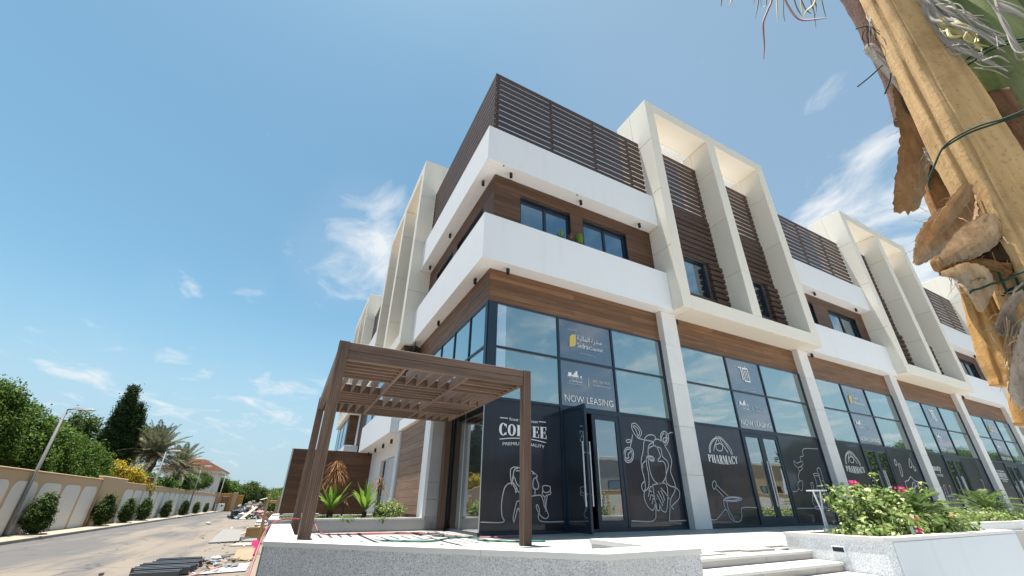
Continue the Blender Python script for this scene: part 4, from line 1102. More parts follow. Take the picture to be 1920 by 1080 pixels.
lb = box('parapet_band', 'white', 2.60, 3.40, 14.03, 20.82, 2.62, 3.72, B, 0.006)
for yy in (15.45, 16.95, 18.6, 20.3): spot(0, 0, 0, FL, lb, (2.98, yy, 2.62))
gw = MB(); gw.box(3.30, 3.5, 14.03, 16.1, -1.0, 2.615); gw.box(3.30, 3.5, 18.7, 28.6, -1.0, 2.615); gw.box(3.30, 3.5, 16.1, 18.7, 2.12, 2.615)
gw.build('lower_wall', 'white', B)
box('door', 'grey_frame', 3.34, 3.38, 16.12, 17.4, -1.0, 2.1, B, 0.003)
box('door_recess', 'dark_in', 3.42, 3.46, 17.41, 18.69, -1.0, 2.1, B, 0)
box('door_trim', 'grey_frame', 3.27, 3.36, 17.40, 17.5, -1.0, 2.115, B, 0.003)
plank_wall(FL, 21.7, 29.2, 3.73, 5.79, -0.08, -0.04, [], 'brown', pitch=0.26, seam=None)
def bay_room(y0, y1):
    """wood clad room that hangs under a box frame on the side street"""
    r_ = box('bay_room', 'core', 2.80, 3.45, y0+0.05, y1-0.05, 3.74, 5.79, B, 0)
    z = 3.73
    while z < 5.75:
        zt = min(z+0.254, 5.79)
        box('wood_plank', 'brown_x', 2.752, 3.40, y0, y0+0.045, z, zt, r_, 0.003)
        for a, b in ((y0+0.05, y0+0.6), (y0+2.5, y0+2.9), (y0+4.8, y0+5.2), (y1-0.4, y1)): box('wood_plank', 'brown_y', 2.752, 2.795, a, b, z, zt, r_, 0.003)
        z += 0.26
    for a, b in ((y0+0.62, y0+2.48), (y0+2.92, y0+4.78), (y0+5.22, y1-0.42)):
        w_ = box('window', 'navy', 2.76, 2.795, a, b, 3.75, 5.78, B, 0.003)
        box('pane', 'glass_dark', 2.752, 2.759, a+0.07, b-0.07, 3.83, 5.70, w_, 0)
bay_room(14.36, 21.45); bay_room(29.35, 36.45)
fx = MB(); fx.box(2.98, 3.10, 13.7, 14.1, 5.45, 5.60); fx.tube([(3.04, 13.9, 5.6), (3.04, 13.9, 5.8)], 0.02, 6); fx.box(2.95, 3.06, 14.12, 14.3, 5.25, 5.62); fx.build('flood_lamp', 'black_metal', B)
box('parapet_band', 'white', 2.60, 3.40, 27.9, 36.6, 2.62, 3.72, B, 0.006)
box('lower_wall', 'white', 3.32, 3.5, 28.62, 38, -1.0, 5.78, B, 0)

# ------------------------------------------------------------------ pergola
pg_ = empty('pergola', (1.76, 7.85, 0), 'brown timber look pergola with chequered slat roof on four posts before the glass corner', 'pergola')
def fluted(x0, x1, y0, y1):
    g = 0.006; out = []
    def side(p, q):
        p, q = Vector((*p, 0)), Vector((*q, 0)); d = q-p; n = Vector((-d.y, d.x, 0)).normalized()
        out.append(p[:2])
        for a in (0.18, 0.34, 0.5, 0.66, 0.82):
            for da, gg in ((-0.035, 0), (-0.02, g), (0.02, g), (0.035, 0)):
                c = p+d*(a+da)+n*gg; out.append((c.x, c.y))
    side((x0, y0), (x1, y0)); side((x1, y0), (x1, y1)); side((x1, y1), (x0, y1)); side((x0, y1), (x0, y0))
    return out
for x0, y0 in ((0.235, 5.85), (3.165, 5.85), (0.235, 9.74), (3.13, 9.74)):
    MB().prism(fluted(x0, x0+0.135, y0, y0+0.135), 0.001, 2.60).build('post', 'perg_z', pg_, origin=(x0+0.07, y0+0.07, 1.3))
def pbeam(name, ax, x0, x1, y0, y1, z0, z1): return box(name, 'perg_'+ax, x0, x1, y0, y1, z0, z1, pg_, 0.005)
pbeam('beam', 'x', 0.372, 3.163, 5.865, 5.955, 2.345, 2.475); pbeam('beam', 'x', 0.372, 3.163, 5.862, 5.952, 2.48, 2.60)
pbeam('beam', 'x', 0.372, 3.128, 9.76, 9.85, 2.345, 2.60)
pbeam('beam', 'y', 0.25, 0.34, 5.99, 9.735, 2.345, 2.60)
pbeam('beam', 'y', 3.15, 3.20, 5.99, 9.735, 2.345, 2.50)
X_ = [0.342, 1.20, 2.20, 3.148]; Y_ = [5.957, 6.86, 7.85, 8.83, 9.758]
for x in X_[1:-1]: pbeam('beam', 'y', x-0.028, x+0.028, 5.958, 9.757, 2.345, 2.50)
for y in Y_[1:-1]:
    for a, b in zip(X_[:-1], X_[1:]):
        pbeam('cross_beam', 'x', a+(0.03 if a > 1 else 0.002), b-(0.03 if b < 3 else 0.002), y-0.02, y+0.02, 2.345, 2.495)
for c in range(3):
    for r in range(4):
        x0, x1, y0, y1 = X_[c]+(0.03 if c else 0.002), X_[c+1]-(0.03 if c < 2 else 0.002), Y_[r]+(0.022 if r else 0.002), Y_[r+1]-(0.022 if r < 3 else 0.002)
        for i in range(4):
            t = (i+1)/5
            if (c+r) % 2 == 0: pbeam('slat', 'x', x0, x1, y0+(y1-y0)*t-0.014, y0+(y1-y0)*t+0.014, 2.35, 2.555)
            else: pbeam('slat', 'y', x0+(x1-x0)*t-0.014, x0+(x1-x0)*t+0.014, y0, y1, 2.35, 2.555)

# wooden screen fence behind the planter
fe = empty('wooden_screen', (1.66, 20.9, -1.0), 'dark brown horizontal board screen standing behind the planter', 'screen fence')
for x in (-0.03, 1.1, 2.2, 3.22): box('screen_post', 'black_metal', x-0.03, x+0.03, 20.93, 21.0, -1.0, 2.66, fe, 0.003)
z = 0.0
while z < 2.6:
    for a, b in ((-0.05, 1.62), (1.625, 3.24)): box('board', 'brown_x', a, b, 20.88, 20.925, z, min(z+0.169, 2.66), fe, 0.002)
    z += 0.172
box('edge_trim', 'grey_frame', -0.11, -0.055, 20.87, 20.95, -1.0, 2.68, fe, 0.003)

box('backing', 'black_metal', -0.05, 3.24, 20.927, 20.929, 0.0, 2.6, fe, 0)  # dark sheet added so the gaps between boards do not read light
# ------------------------------------------------------------------ across the road: garden wall, bushes, lamps
gwl = empty('garden_wall', (-10.85, 50, -1.0), 'long tan garden wall with rounded off white panels along the far pavement', 'garden wall')
def wall_run(parent, xf, thick, y0, y1, ztop):
    box('wall_body', 'tan', xf-thick, xf, y0, y1, -1.0, ztop, parent, 0.02)
    box('wall_cap', 'tan', xf-thick-0.03, xf+0.03, y0, y1, ztop+0.002, ztop+0.07, parent, 0.02)
wall_run(gwl, -10.73, 0.25, 2.0, 38.3, 1.80); wall_run(gwl, -10.73, 0.25, 43.3, 96.0, 1.80)
box('pilaster', 'tan', -11.02, -10.66, 38.3, 43.3, -1.0, 2.06, gwl, 0.03)
def wall_panel(parent, xf, ya, yb, z0=-0.87, z1=1.38):
    r = 0.42; poly = [(ya, z0), (yb, z0)]
    for i in range(7): t = i/6*math.pi/2; poly.append((yb-r+r*math.cos(t), z1-r+r*math.sin(t)))
    for i in range(7): t = math.pi/2+i/6*math.pi/2; poly.append((ya+r+r*math.cos(t), z1-r+r*math.sin(t)))
    n = len(poly)
    vs = [(xf+0.022, y, z) for y, z in poly]+[(xf-0.02, y, z) for y, z in poly]
    fs = [tuple(range(n))]+[(i, n+i, n+(i+1) % n, (i+1) % n) for i in range(n)]
    MB().add(vs, fs).build('wall_panel', 'panel', parent, origin=(xf, (ya+yb)/2, 0))
y = 38.0
while y > 4: wall_panel(gwl, -10.73, y-2.32, y); y -= 2.62
y = 43.6
while y < 95: wall_panel(gwl, -10.73, y, y+2.3); y += 2.6
NR = np.random.default_rng(11)
BUSH = [(30.0, -10.15, 0.57, 1.80), (38.6, -10.1, 0.54, 1.90), (43.5, -10.1, 0.46, 1.68), (48.2, -10.1, 0.52, 1.72), (56.1, -10.05, 0.46, 1.55), (65.1, -10.05, 0.44, 1.64), (73.1, -10.0, 0.40, 1.5), (82.3, -10.0, 0.36, 1.4)]
BL = ['nearest clipped bush at the foot of the garden wall beside the first street lamp', 'clipped bush just before the tan pilaster of the garden wall', 'clipped bush just beyond the tan pilaster of the garden wall', 'fourth clipped bush from the near end of the garden wall, before a lamp', 'fifth clipped bush from the near end along the garden wall', 'sixth clipped bush along the garden wall, before the third lamp', 'seventh clipped bush along the garden wall, beyond the third lamp', 'farthest clipped bush beside the end of the garden wall']
for (yy, xx, r, hh), lb_ in zip(BUSH, BL):
    b = empty('clipped_bush', (xx, yy, -0.88), lb_, 'bush', 'clipped bushes along the garden wall')
    v = clump_cloud(NR, [(xx, yy, -0.88+hh*0.40, r*0.95, r*0.95, hh*0.39), (xx+0.02, yy, -0.88+hh*0.62, r*0.72, r*0.72, hh*0.36), (xx, yy, -0.88+hh*0.42, r*0.65, r*0.65, hh*0.38)], per_m2=750, leaf=0.085, clump=0.2, spread=0.30, up=0.5)
    mesh_quads('foliage', v, 'leaf_bush', b, (xx, yy, -0.88))
    MB().tube([(xx, yy, -0.9), (xx+0.03, yy, -0.3)], [0.06, 0.04], 6).build('stem', 'bark', b)
    MB().tube([(xx-0.42, yy-0.42, -0.865), (xx+0.42, yy-0.42, -0.865), (xx+0.42, yy+0.42, -0.865), (xx-0.42, yy+0.42, -0.865), (xx-0.42, yy-0.42, -0.865)], 0.035, 4).build('pit_edging', 'kerb', b)

LAMP_L = ['nearest street lamp, tall grey pole at the left edge beside the nearest bush', 'second street lamp, rising before the date palm', 'third street lamp, with its head before the villa roof', 'fourth street lamp, beside the orange gatehouse', 'fifth street lamp, far down the road', 'sixth street lamp, small in the distance', 'farthest tiny street lamp down the road']
def make_lamp():
    t = empty('street_lamp', (0, 0, 0))
    MB().tube([(0, 0, 0), (0, 0, 0.9), (0, 0, 5.55)], [0.085, 0.08, 0.055], 10).build('pole', 'lamp_grey', t, smooth=True)
    MB().box(-0.16, 0.16, -0.16, 0.16, 0, 0.02).build('base_plate', 'lamp_grey', t)
    MB().box(0.083, 0.092, -0.05, 0.05, 0.45, 0.85).build('hatch', 'lamp_grey', t)
    MB().tube([(0, 0, 5.5), (0.06, 0, 5.62), (0.3, 0, 5.66)], 0.04, 8).build('arm', 'lamp_grey', t, smooth=True)
    m = MB(); sec = [(0.22, 0.06, 5.62, 5.70), (0.4, 0.13, 5.605, 5.75), (0.75, 0.15, 5.62, 5.745), (1.02, 0.11, 5.655, 5.72), (1.08, 0.05, 5.67, 5.70)]
    vs = []
    for x, hw, za, zb in sec: vs += [(x, -hw, za), (x, hw, za), (x, hw*0.7, zb), (x, -hw*0.7, zb)]
    fs = [(0, 1, 2, 3), tuple(len(vs)-4+i for i in (3, 2, 1, 0))]
    for i in range(len(sec)-1):
        for k in range(4): fs.append((4*i+k, 4*i+4+k, 4*i+4+(k+1) % 4, 4*i+(k+1) % 4))
    h_ = m.add(vs, fs).build('lamp_head', 'lamp_head', t)
    MB().add([(0.42, -0.1, 5.60), (0.95, -0.08, 5.637), (0.95, 0.08, 5.637), (0.42, 0.1, 5.60)], [(0, 1, 2, 3)]).build('lens', 'black_metal', h_)
    return t
def dup(root, loc, rz=0.0):
    r = root.copy(); COL.objects.link(r); r.location = loc; r.rotation_euler = (0, 0, rz); POS[r.name] = Vector(loc)
    for ch in list(root.children):
        c = ch.copy(); COL.objects.link(c); c.parent = r
        for g in ch.children:
            d = g.copy(); COL.objects.link(d); d.parent = c
    return r
lamp0 = make_lamp()
for i, (xx, yy) in enumerate(((-10.62, 29.0), (-10.4, 49.8), (-10.3, 69.6), (-9.6, 90), (-9.5, 111), (-9.5, 132), (-9.5, 153))):
    o = lamp0 if i == 0 else dup(lamp0, (0, 0, 0))
    o.location = (xx, yy, -0.88 if i < 4 else -1.0)
    tag(o, LAMP_L[i], 'street lamp', 'street lamps along the far pavement')

def tree(name, x, y, zb, blobs, mat, label, cat='tree', group=None, per=90, leaf=0.22, clump=0.55, tr=0.18, fork=True, seed=1, spread=0.5, up=0.35):
    rng = np.random.default_rng(seed)
    t = empty(name, (x, y, zb), label, cat, group)
    top = max(b[2] for b in blobs)
    m = MB()
    m.tube([(x, y, zb), (x+0.08, y, zb+(top-zb)*0.35), (x-0.05, y+0.05, zb+(top-zb)*0.6), (x, y, top)], [tr*1.25, tr, tr*0.75, tr*0.25], 8)
    for bx, by, bz, rx, ry, rz in blobs:
        h = zb+(bz-zb)*0.55
        m.tube([(x, y, h*0.9+zb*0.1), ((x+bx)/2, (y+by)/2, (h+bz)/2), (bx, by, bz)], [tr*0.6, tr*0.4, tr*0.12], 6)
    m.build('trunk', 'bark', t)
    v = clump_cloud(rng, blobs, per_m2=per, leaf=leaf, clump=clump, spread=spread, up=up)
    inner = [(a, b, c, d*0.6, e*0.6, g*0.6) for a, b, c, d, e, g in blobs]
    v2 = clump_cloud(rng, inner, per_m2=per*0.6, leaf=leaf*1.5, clump=clump, spread=spread, up=0.0)
    mesh_quads('crown', np.concatenate([v, v2]), mat, t, (x, y, zb))
    return t
def lumps(rng, n, x0, x1, y0, y1, z0, z1, r0, r1):
    return [(rng.uniform(x0, x1), rng.uniform(y0, y1), rng.uniform(z0, z1), rng.uniform(r0, r1), rng.uniform(r0, r1), rng.uniform(r0, r1)*0.9) for _ in range(n)]
rg = random.Random(3)
# tall hedge of trees behind the wall at the left
HT = [(-13.6, 24.5, 5.85), (-13.8, 28.2, 5.7), (-13.6, 31.8, 5.05), (-13.6, 35.2, 4.7), (-13.5, 38.6, 4.45), (-13.4, 41.4, 4.05)]
HL = ['big leafy tree over the garden wall, cut off by the left edge', 'tallest leafy tree over the garden wall at the left edge', 'leafy tree behind the nearest lamp over the garden wall', 'leafy tree in the middle of the dark hedge over the wall', 'lower leafy tree near the right end of the dark hedge', 'lowest leafy tree at the right end of the dark hedge']
for i, (x, y, zt) in enumerate(HT):
    bl = [(x, y, zt-1.35, 1.85, 1.9, 1.35), (x+0.5, y-0.7, zt-2.3, 1.5, 1.5, 1.3), (x-0.3, y+0.9, zt-2.5, 1.6, 1.4, 1.4), (x+0.9, y+0.3, zt-2.9, 1.2, 1.7, 1.2), (x+0.1, y+0.2, zt-0.9, 0.9, 1.1, 0.9), (x+0.6, y-1.3, zt-2.6, 1.2, 1.4, 1.2)]
    tree('leafy_tree', x-0.6, y, -1.0, bl, 'leaf_tree', HL[i], 'tree', 'leafy trees over the garden wall', per=430, leaf=0.14, clump=0.42, seed=20+i)
# slender dark conifer with two tops
bl = [(-16.5, 57, 10.4, 0.45, 0.45, 1.4), (-16.5, 57, 8.9, 0.68, 0.7, 1.6), (-16.6, 57, 7.2, 0.85, 0.85, 1.6), (-16.7, 57, 5.6, 1.05, 1.0, 1.5), (-15.45, 57.3, 9.0, 0.42, 0.45, 1.1), (-15.4, 57.3, 7.6, 0.6, 0.6, 1.3), (-15.5, 57.3, 6.1, 0.7, 0.7, 1.3), (-17.3, 57, 4.2, 1.2, 1.1, 1.1), (-15.8, 57, 4.4, 1.1, 1.0, 1.1)]
tree('conifer', -16.5, 57, -1.0, bl, 'leaf_dark', 'tall slender dark green tree rising behind the garden wall', 'tree', None, per=420, leaf=0.17, clump=0.36, seed=41, up=-0.5)
tree('leafy_tree', -19.6, 58, -1.0, [(-19.6, 58, 7.2, 1.4, 1.4, 1.4), (-20.2, 58, 5.6, 1.6, 1.5, 1.5), (-19.3, 58, 4.5, 1.6, 1.4, 1.4)], 'leaf_far', 'small pale tree half hidden left of the slender dark tree', 'tree', None, per=80, leaf=0.25, seed=42)
tree('leafy_tree', -15.8, 62, -1.0, [(-15.6, 62, 6.9, 1.6, 1.5, 1.3), (-14.6, 62, 6.4, 1.5, 1.4, 1.2), (-16.4, 62, 5.4, 1.7, 1.5, 1.4)], 'leaf_far', 'round green tree behind the crown of the date palm', 'tree', None, per=80, leaf=0.25, seed=43)

def date_palm(x, y, z0, zc, L, label, nf=44, seed=1, tr=0.27):
    rng = np.random.default_rng(seed)
    t = empty('date_palm', (x, y, z0), label, 'palm tree', 'date palms behind the garden wall')
    m = MB(); pts, rs = [], []
    n = 22
    for i in range(n+1):
        f = i/n; pts.append((x, y, z0+(zc-z0)*f)); rs.append(tr*(1.0+0.10*(i % 2))*(1.0+0.35*(f > 0.8)))
    m.tube(pts, rs, 9).build('trunk', 'bark_palm', t)
    for i in range(nf):
        az = i*2.399963+rng.uniform(-0.2, 0.2)
        f = (i+0.5)/nf
        rise = 1.35-1.45*f+rng.uniform(-0.1, 0.1)
        q, pts = frond_quads(rng, (x, y, zc-0.15+0.3*(1-f)), az, L*(0.85+0.25*rng.random()), rise, 0.18+0.34*f, nl=46, lw=0.03, ll=0.42*L/2.7, vee=0.35)
        fo = mesh_quads('frond', q, 'leaf_date', t, (x, y, zc))
        MB().tube(pts, [0.035*(1-0.8*k/10) for k in range(11)], 4).build('rib', 'bark_palm', fo)
    return t
date_palm(-13.2, 58.5, -1.0, 4.9, 4.3, 'large date palm with grey green crown behind the garden wall', 64, 5, 0.36)
date_palm(-12.4, 68, -1.0, 4.3, 3.9, 'smaller date palm with a leaning trunk before the villa roof', 46, 6, 0.26)
# yellow flowering shrub and clipped hedges behind the wall
tree('flowering_shrub', -12.6, 48.5, -1.0, [(-13.1, 48.5, 2.9, 0.9, 0.9, 0.75), (-12.1, 48.7, 2.55, 0.95, 0.9, 0.7), (-11.6, 49, 2.1, 0.7, 0.8, 0.6)], 'leaf_yellow', 'yellow flowering shrub spilling over the garden wall', 'shrub', None, per=170, leaf=0.14, clump=0.35, tr=0.07, seed=51)
pot = empty('wall_planter', (-11.2, 50.2, 1.86), 'round brown planting bowl on top of the garden wall', 'bowl')
m = MB(); m.tube([(-11.2, 50.2, 1.86), (-11.2, 50.2, 2.05), (-11.2, 50.2, 2.4), (-11.2, 50.2, 2.52)], [0.35, 0.5, 0.62, 0.6], 14); m.build('bowl', 'bark', pot, smooth=True)
for i, (yy, zt, lab) in enumerate(((53.5, 3.0, 'bright green bush over the wall below the large date palm'), (60.5, 2.8, 'green bush over the wall between the two date palms'), (64.5, 2.9, 'darker bush over the wall by the leaning palm trunk'), (70, 3.4, 'green bush over the wall below the villa'), (77, 4.1, 'green bush over the wall right of the villa'), (86, 4.7, 'green bush over the wall near its far end'))):
    x = -12.3
    tree('green_shrub', x, yy, -1.0, [(x, yy, zt-0.9, 1.1, 1.7, 0.9), (x+0.2, yy+1.6, zt-1.1, 1.1, 1.6, 0.8), (x+0.1, yy-1.5, zt-1.0, 1.1, 1.5, 0.8), (x, yy+3.0, zt-1.2, 1.0, 1.5, 0.8)], 'leaf_tree' if i % 2 == 0 else 'leaf_bush', lab, 'shrub', 'green shrubs over the garden wall', per=110, leaf=0.2, clump=0.4, tr=0.08, seed=60+i)
vine = mesh_quads('creeper', clump_cloud(np.random.default_rng(8), [(-10.66, 50.4, 1.75, 0.12, 1.1, 0.2), (-10.64, 50.9, 1.35, 0.08, 0.35, 0.35)], per_m2=200, leaf=0.14, clump=0.25, spread=0.4), 'leaf_yellow', None, (-10.7, 50.4, 1.7))
tag(vine, 'creeper hanging over the top of the garden wall behind the second lamp', 'creeper')

# villa with a hipped red roof, behind the palms
vl = empty('villa', (-15.5, 98, -1.0), 'cream villa with a hipped red tile roof behind the palms', 'house')
box('villa_wall', 'panel', -19, -11.6, 95, 103, -1.0, 5.2, vl, 0.02)
box('cornice', 'coping', -19.9, -10.7, 94.1, 103.9, 5.2, 5.62, vl, 0.03)
m = MB(); m.add([(-20.1, 93.9, 5.63), (-10.5, 93.9, 5.63), (-10.5, 104.1, 5.63), (-20.1, 104.1, 5.63), (-15.9, 98.3, 7.75), (-14.7, 98.3, 7.75), (-14.7, 99.7, 7.75), (-15.9, 99.7, 7.75)], [(0, 1, 5, 4), (1, 2, 6, 5), (2, 3, 7, 6), (3, 0, 4, 7), (4, 5, 6, 7), (3, 2, 1, 0)]).build('roof', 'roof_tile', vl)
for i in range(14):
    t = i/14; zz = 5.66+2.09*t
    a, b = -10.5-4.2*t, 93.9+4.4*t
    MB().box(a-0.03, a+0.05, b, 104.1-4.4*t, zz, zz+0.07).box(-20.1+4.2*t, -10.5-4.2*t, b-0.05, b+0.03, zz, zz+0.07).build('tile_course', 'roof_tile', vl)
for xx in (-13.2, -15.5): 
    w_ = box('window', 'navy', xx-0.6, xx+0.6, 94.93, 94.995, 3.2, 4.7, vl, 0.01); box('pane', 'glass_dark', xx-0.5, xx+0.5, 94.9, 94.925, 3.3, 4.6, w_, 0)

# orange gatehouse at the end of the wall
gh = empty('gatehouse', (-9.4, 99, -1.0), 'small orange walled gatehouse where the garden wall ends', 'gatehouse')
box('gate_wall', 'orange', -11.0, -8.3, 97.2, 97.5, -1.0, 1.95, gh, 0.02)
box('pilaster', 'tan', -11.1, -10.3, 96.6, 97.19, -1.0, 2.1, gh, 0.02); box('pilaster', 'tan', -8.29, -7.6, 96.8, 97.6, -1.0, 2.1, gh, 0.02)
box('gate_wall', 'orange', -7.59, -6.6, 97.3, 97.6, -1.0, 1.7, gh, 0.02)
box('gate_panel', 'fascia_x', -9.9, -8.8, 97.12, 97.19, -0.9, 1.5, gh, 0.02)
mc = empty('meter_cabinet', (-9.9, 96.3, -0.88), 'white utility cabinet before the orange gatehouse', 'cabinet')
for i in range(2):
    c_ = box('cabinet_door', 'ink', -10.5+i*0.72, -9.8+i*0.72, 96.1, 96.5, -0.86, 0.25, mc, 0.02)
    box('vent', 'black_metal', -10.3+i*0.72, -10.1+i*0.72, 96.09, 96.098, -0.2, 0.1, c_, 0)

# far trees down the road
FT = [(-10.6, 108, 5.4, 2.1, 'broad green tree behind the orange gatehouse'), (-7.6, 112, 5.0, 2.1, 'green tree behind the fourth street lamp'), (-12.2, 106, 5.2, 2.0, 'green tree between villa and gatehouse'), (-5.6, 118, 3.6, 1.8, 'low olive tree beyond the gatehouse'), (-4.0, 126, 3.0, 1.9, 'dark round tree far down the road'), (-2.6, 150, 5.0, 2.4, 'tall spiky tree at the far end of the road'), (-0.6, 158, 4.8, 2.4, 'right hand tree at the far end of the road'), (-1.0, 120, 3.2, 1.8, 'pale tree beyond the rubbish heap'), (0.9, 140, 4.4, 2.3, 'pale tree at the far right end of the road'), (-6.6, 150, 4.0, 2.2, 'hazy tree between the far lamps')]
for i, (x, y, zt, r, lab) in enumerate(FT):
    bl = [(x+rg.uniform(-0.5, 0.5)*r, y+rg.uniform(-0.4, 0.4)*r, zt-r*0.7-rg.uniform(0, 1.1)*r, r*rg.uniform(0.5, 0.85), r*0.7, r*rg.uniform(0.45, 0.7)) for _ in range(7)]
    tree('leafy_tree', x, y, -1.0, bl, 'leaf_far' if i % 2 else 'leaf_tree', lab, 'tree', 'trees down the road', per=130, leaf=0.26, clump=0.6, tr=0.15, seed=80+i)
for i, (x, y, zt, lab) in enumerate(((-1.35, 62, 1.75, 'bright green hedge right of the rubbish heap'), (-0.95, 68, 1.9, 'green hedge behind the wooden trestle'), (-1.1, 78, 2.0, 'farther green hedge on the right of the road'))):
    tree('hedge', x+0.4, y, -1.0, [(x+0.5, y, 0.2, 0.9, 2.0, 1.3), (x+0.4, y+2, 0.4, 1.0, 1.8, 1.3), (x+0.6, y-1.6, 0.0, 0.8, 1.4, 1.2)], 'leaf_tree', lab, 'hedge', 'hedges on the near side of the road', per=150, leaf=0.17, clump=0.35, tr=0.06, seed=95+i)
mesh = tree
wd = mesh_quads('distant_trees', clump_cloud(np.random.default_rng(77), [(x, 210+8*math.sin(x), 1.2, 6, 4, 2.6+0.8*math.sin(x*1.7)) for x in range(-60, 26, 6)], per_m2=14, leaf=0.7, clump=1.2, spread=0.5), 'leaf_far', None, (-20, 210, -1))
tag(wd, 'hazy line of distant trees beyond the end of the road', 'trees', None, 'stuff')

# ------------------------------------------------------------------ rubbish along the road
rr = random.Random(9)
def shard(m, x, y, z, sx, sy, sz, rng):
    a = rng.uniform(0, 6.28); tx, ty = rng.uniform(-0.5, 0.5), rng.uniform(-0.5, 0.5)
    M_ = Matrix.Rotation(a, 3, 'Z') @ Matrix.Rotation(tx, 3, 'X') @ Matrix.Rotation(ty, 3, 'Y')
    vs = []
    for dx, dy, dz in ((-1,-1,-1),(1,-1,-1),(1,1,-1),(-1,1,-1),(-1,-1,1),(1,-1,1),(1,1,1),(-1,1,1)):
        p = M_ @ Vector((dx*sx*rng.uniform(0.75, 1.1), dy*sy*rng.uniform(0.75, 1.1), dz*sz)); vs.append((x+p.x, y+p.y, z+p.z))
    m.add(vs, [(0,3,2,1),(4,5,6,7),(0,1,5,4),(1,2,6,5),(2,3,7,6),(3,0,4,7)])
RC = {'rub_white': (0.40, 0.40, 0.39), 'rub_grey': (0.17, 0.165, 0.16), 'rub_tan': (0.24, 0.17, 0.105), 'rub_blue': (0.12, 0.19, 0.25), 'rub_pink': (0.28, 0.16, 0.145), 'rub_dark': (0.03, 0.03, 0.033), 'rub_green': (0.20, 0.29, 0.26), 'rub_cream': (0.33, 0.275, 0.215)}
for n_, c_ in RC.items(): MT[n_] = plain(n_, (*c_, 1), 0.8, 0.2, 8, 0.3)
RN = list(RC)
m = MB()
for i in range(520):
    u = rr.random(); x = -3.9+2.6*u+rr.gauss(0, 0.25); y = 55.2+rr.gauss(0, 1.1)
    hmax = 1.75*math.sin(math.pi*min(1, max(0, (u*0.8+0.15))))*max(0.15, 1-abs(y-55.4)/2.8)
    s = rr.uniform(0.05, 0.26)
    m.cur = rr.choices(range(8), (6, 3, 3, 2, 1.5, 2, 1.5, 4))[0]
    shard(m, x, y, -1.0+hmax*rr.random()**0.6, s, s*rr.uniform(0.4, 1.3), s*rr.uniform(0.15, 0.6), rr)
hp = m.build('rubbish_heap', RN, None, (-2.6, 55, -1.0)); tag(hp, 'large heap of mixed building rubbish by the roadside', 'rubbish heap', None, 'stuff')
def bag(x, y, z, r, mat, label):
    bm = bmesh.new(); bmesh.ops.create_icosphere(bm, subdivisions=3, radius=1)
    for v in bm.verts:
        n = 1+0.16*math.sin(v.co.x*5+x)*math.sin(v.co.y*6)+0.1*math.sin(v.co.z*9+y)
        v.co = Vector((v.co.x*r*n, v.co.y*r*n, max(-0.75, v.co.z)*r*0.85*n))
        if v.co.z > r*0.6: v.co.x *= 0.5; v.co.y *= 0.5; v.co.z *= 1.15
    me = bpy.data.meshes.new('bag'); bm.to_mesh(me); bm.free(); me.materials.append(MT[mat])
    o = bpy.data.objects.new('rubbish_bag', me); link(o, (x, y, z)); return tag(o, label, 'bag')
bag(-3.75, 54.0, -0.55, 0.6, 'rub_dark', 'black rubbish bag at the left end of the heap')
bag(-3.3, 53.2, -0.7, 0.36, 'rub_white', 'white bag lying in front of the heap')
bag(-1.9, 53.6, -0.6, 0.5, 'rub_pink', 'pinkish bag at the right end of the heap')
def slab(name, mat, pts, th, label, cat):
    n = (Vector(pts[1])-Vector(pts[0])).cross(Vector(pts[2])-Vector(pts[0])).normalized()*th
    k = len(pts); vs = [Vector(p) for p in pts]+[Vector(p)+n for p in pts]
    fs = [tuple(range(k-1, -1, -1)), tuple(range(k, 2*k))]+[(i, (i+1) % k, k+(i+1) % k, k+i) for i in range(k)]
    o = MB().add(vs, fs).build(name, mat, None, pts[0]); return tag(o, label, cat)
slab('plank', 'rub_cream', [(-3.4, 51.6, -0.98), (-3.1, 51.6, -0.98), (-2.1, 53.3, 0.1), (-2.4, 53.3, 0.1)], 0.05, 'pale plank leaning on the front of the heap', 'plank')
slab('plank', 'rub_white', [(-2.2, 54.6, 0.75), (-2.0, 54.2, 0.75), (-1.2, 54.6, 1.0), (-1.35, 54.9, 1.0)], 0.04, 'white sheet sticking out of the top of the heap', 'sheet')
# propped board with a dark underside
slab('board', 'rub_grey', [(-2.35, 22.9, -0.985), (-1.3, 23.2, -0.97), (-1.35, 24.6, -0.62), (-2.1, 24.7, -0.58)], 0.03, 'grey warped board propped up on the dusty road', 'board')
slab('board', 'rub_cream', [(-1.45, 21.2, -0.985), (-0.5, 21.0, -0.985), (-0.5, 22.2, -0.975), (-1.3, 22.3, -0.975)], 0.02, 'flat pale board lying nearest the parapet', 'board')
slab('board', 'rub_grey', [(-1.25, 23.4, -0.985), (-0.55, 23.3, -0.985), (-0.55, 24.3, -0.96), (-1.1, 24.4, -0.97)], 0.02, 'flat grey board beside the wooden crate', 'board')
slab('board', 'rub_dark', [(-1.75, 23.6, -0.985), (-1.05, 24.3, -0.985), (-1.0, 24.6, -0.90), (-1.7, 24.0, -0.90)], 0.02, 'narrow dark strip of board between propped board and crate', 'board')
cr = empty('wooden_crate', (-0.85, 25.6, -1.0), 'open raw wood crate lying by the parapet', 'crate')
for k_ in range(3): box('board', 'pine_x', -1.2, -0.5, 25.3, 25.34, -0.98+0.15*k_, -0.85+0.15*k_, cr, 0.004)
for k_ in range(3): box('board', 'pine_y', -1.24, -1.2, 25.3, 26.0, -0.98+0.15*k_, -0.85+0.15*k_, cr, 0.004)
for k_ in range(3): box('board', 'pine_x', -1.2, -0.5, 25.96, 26.0, -0.98+0.15*k_, -0.85+0.15*k_, cr, 0.004)
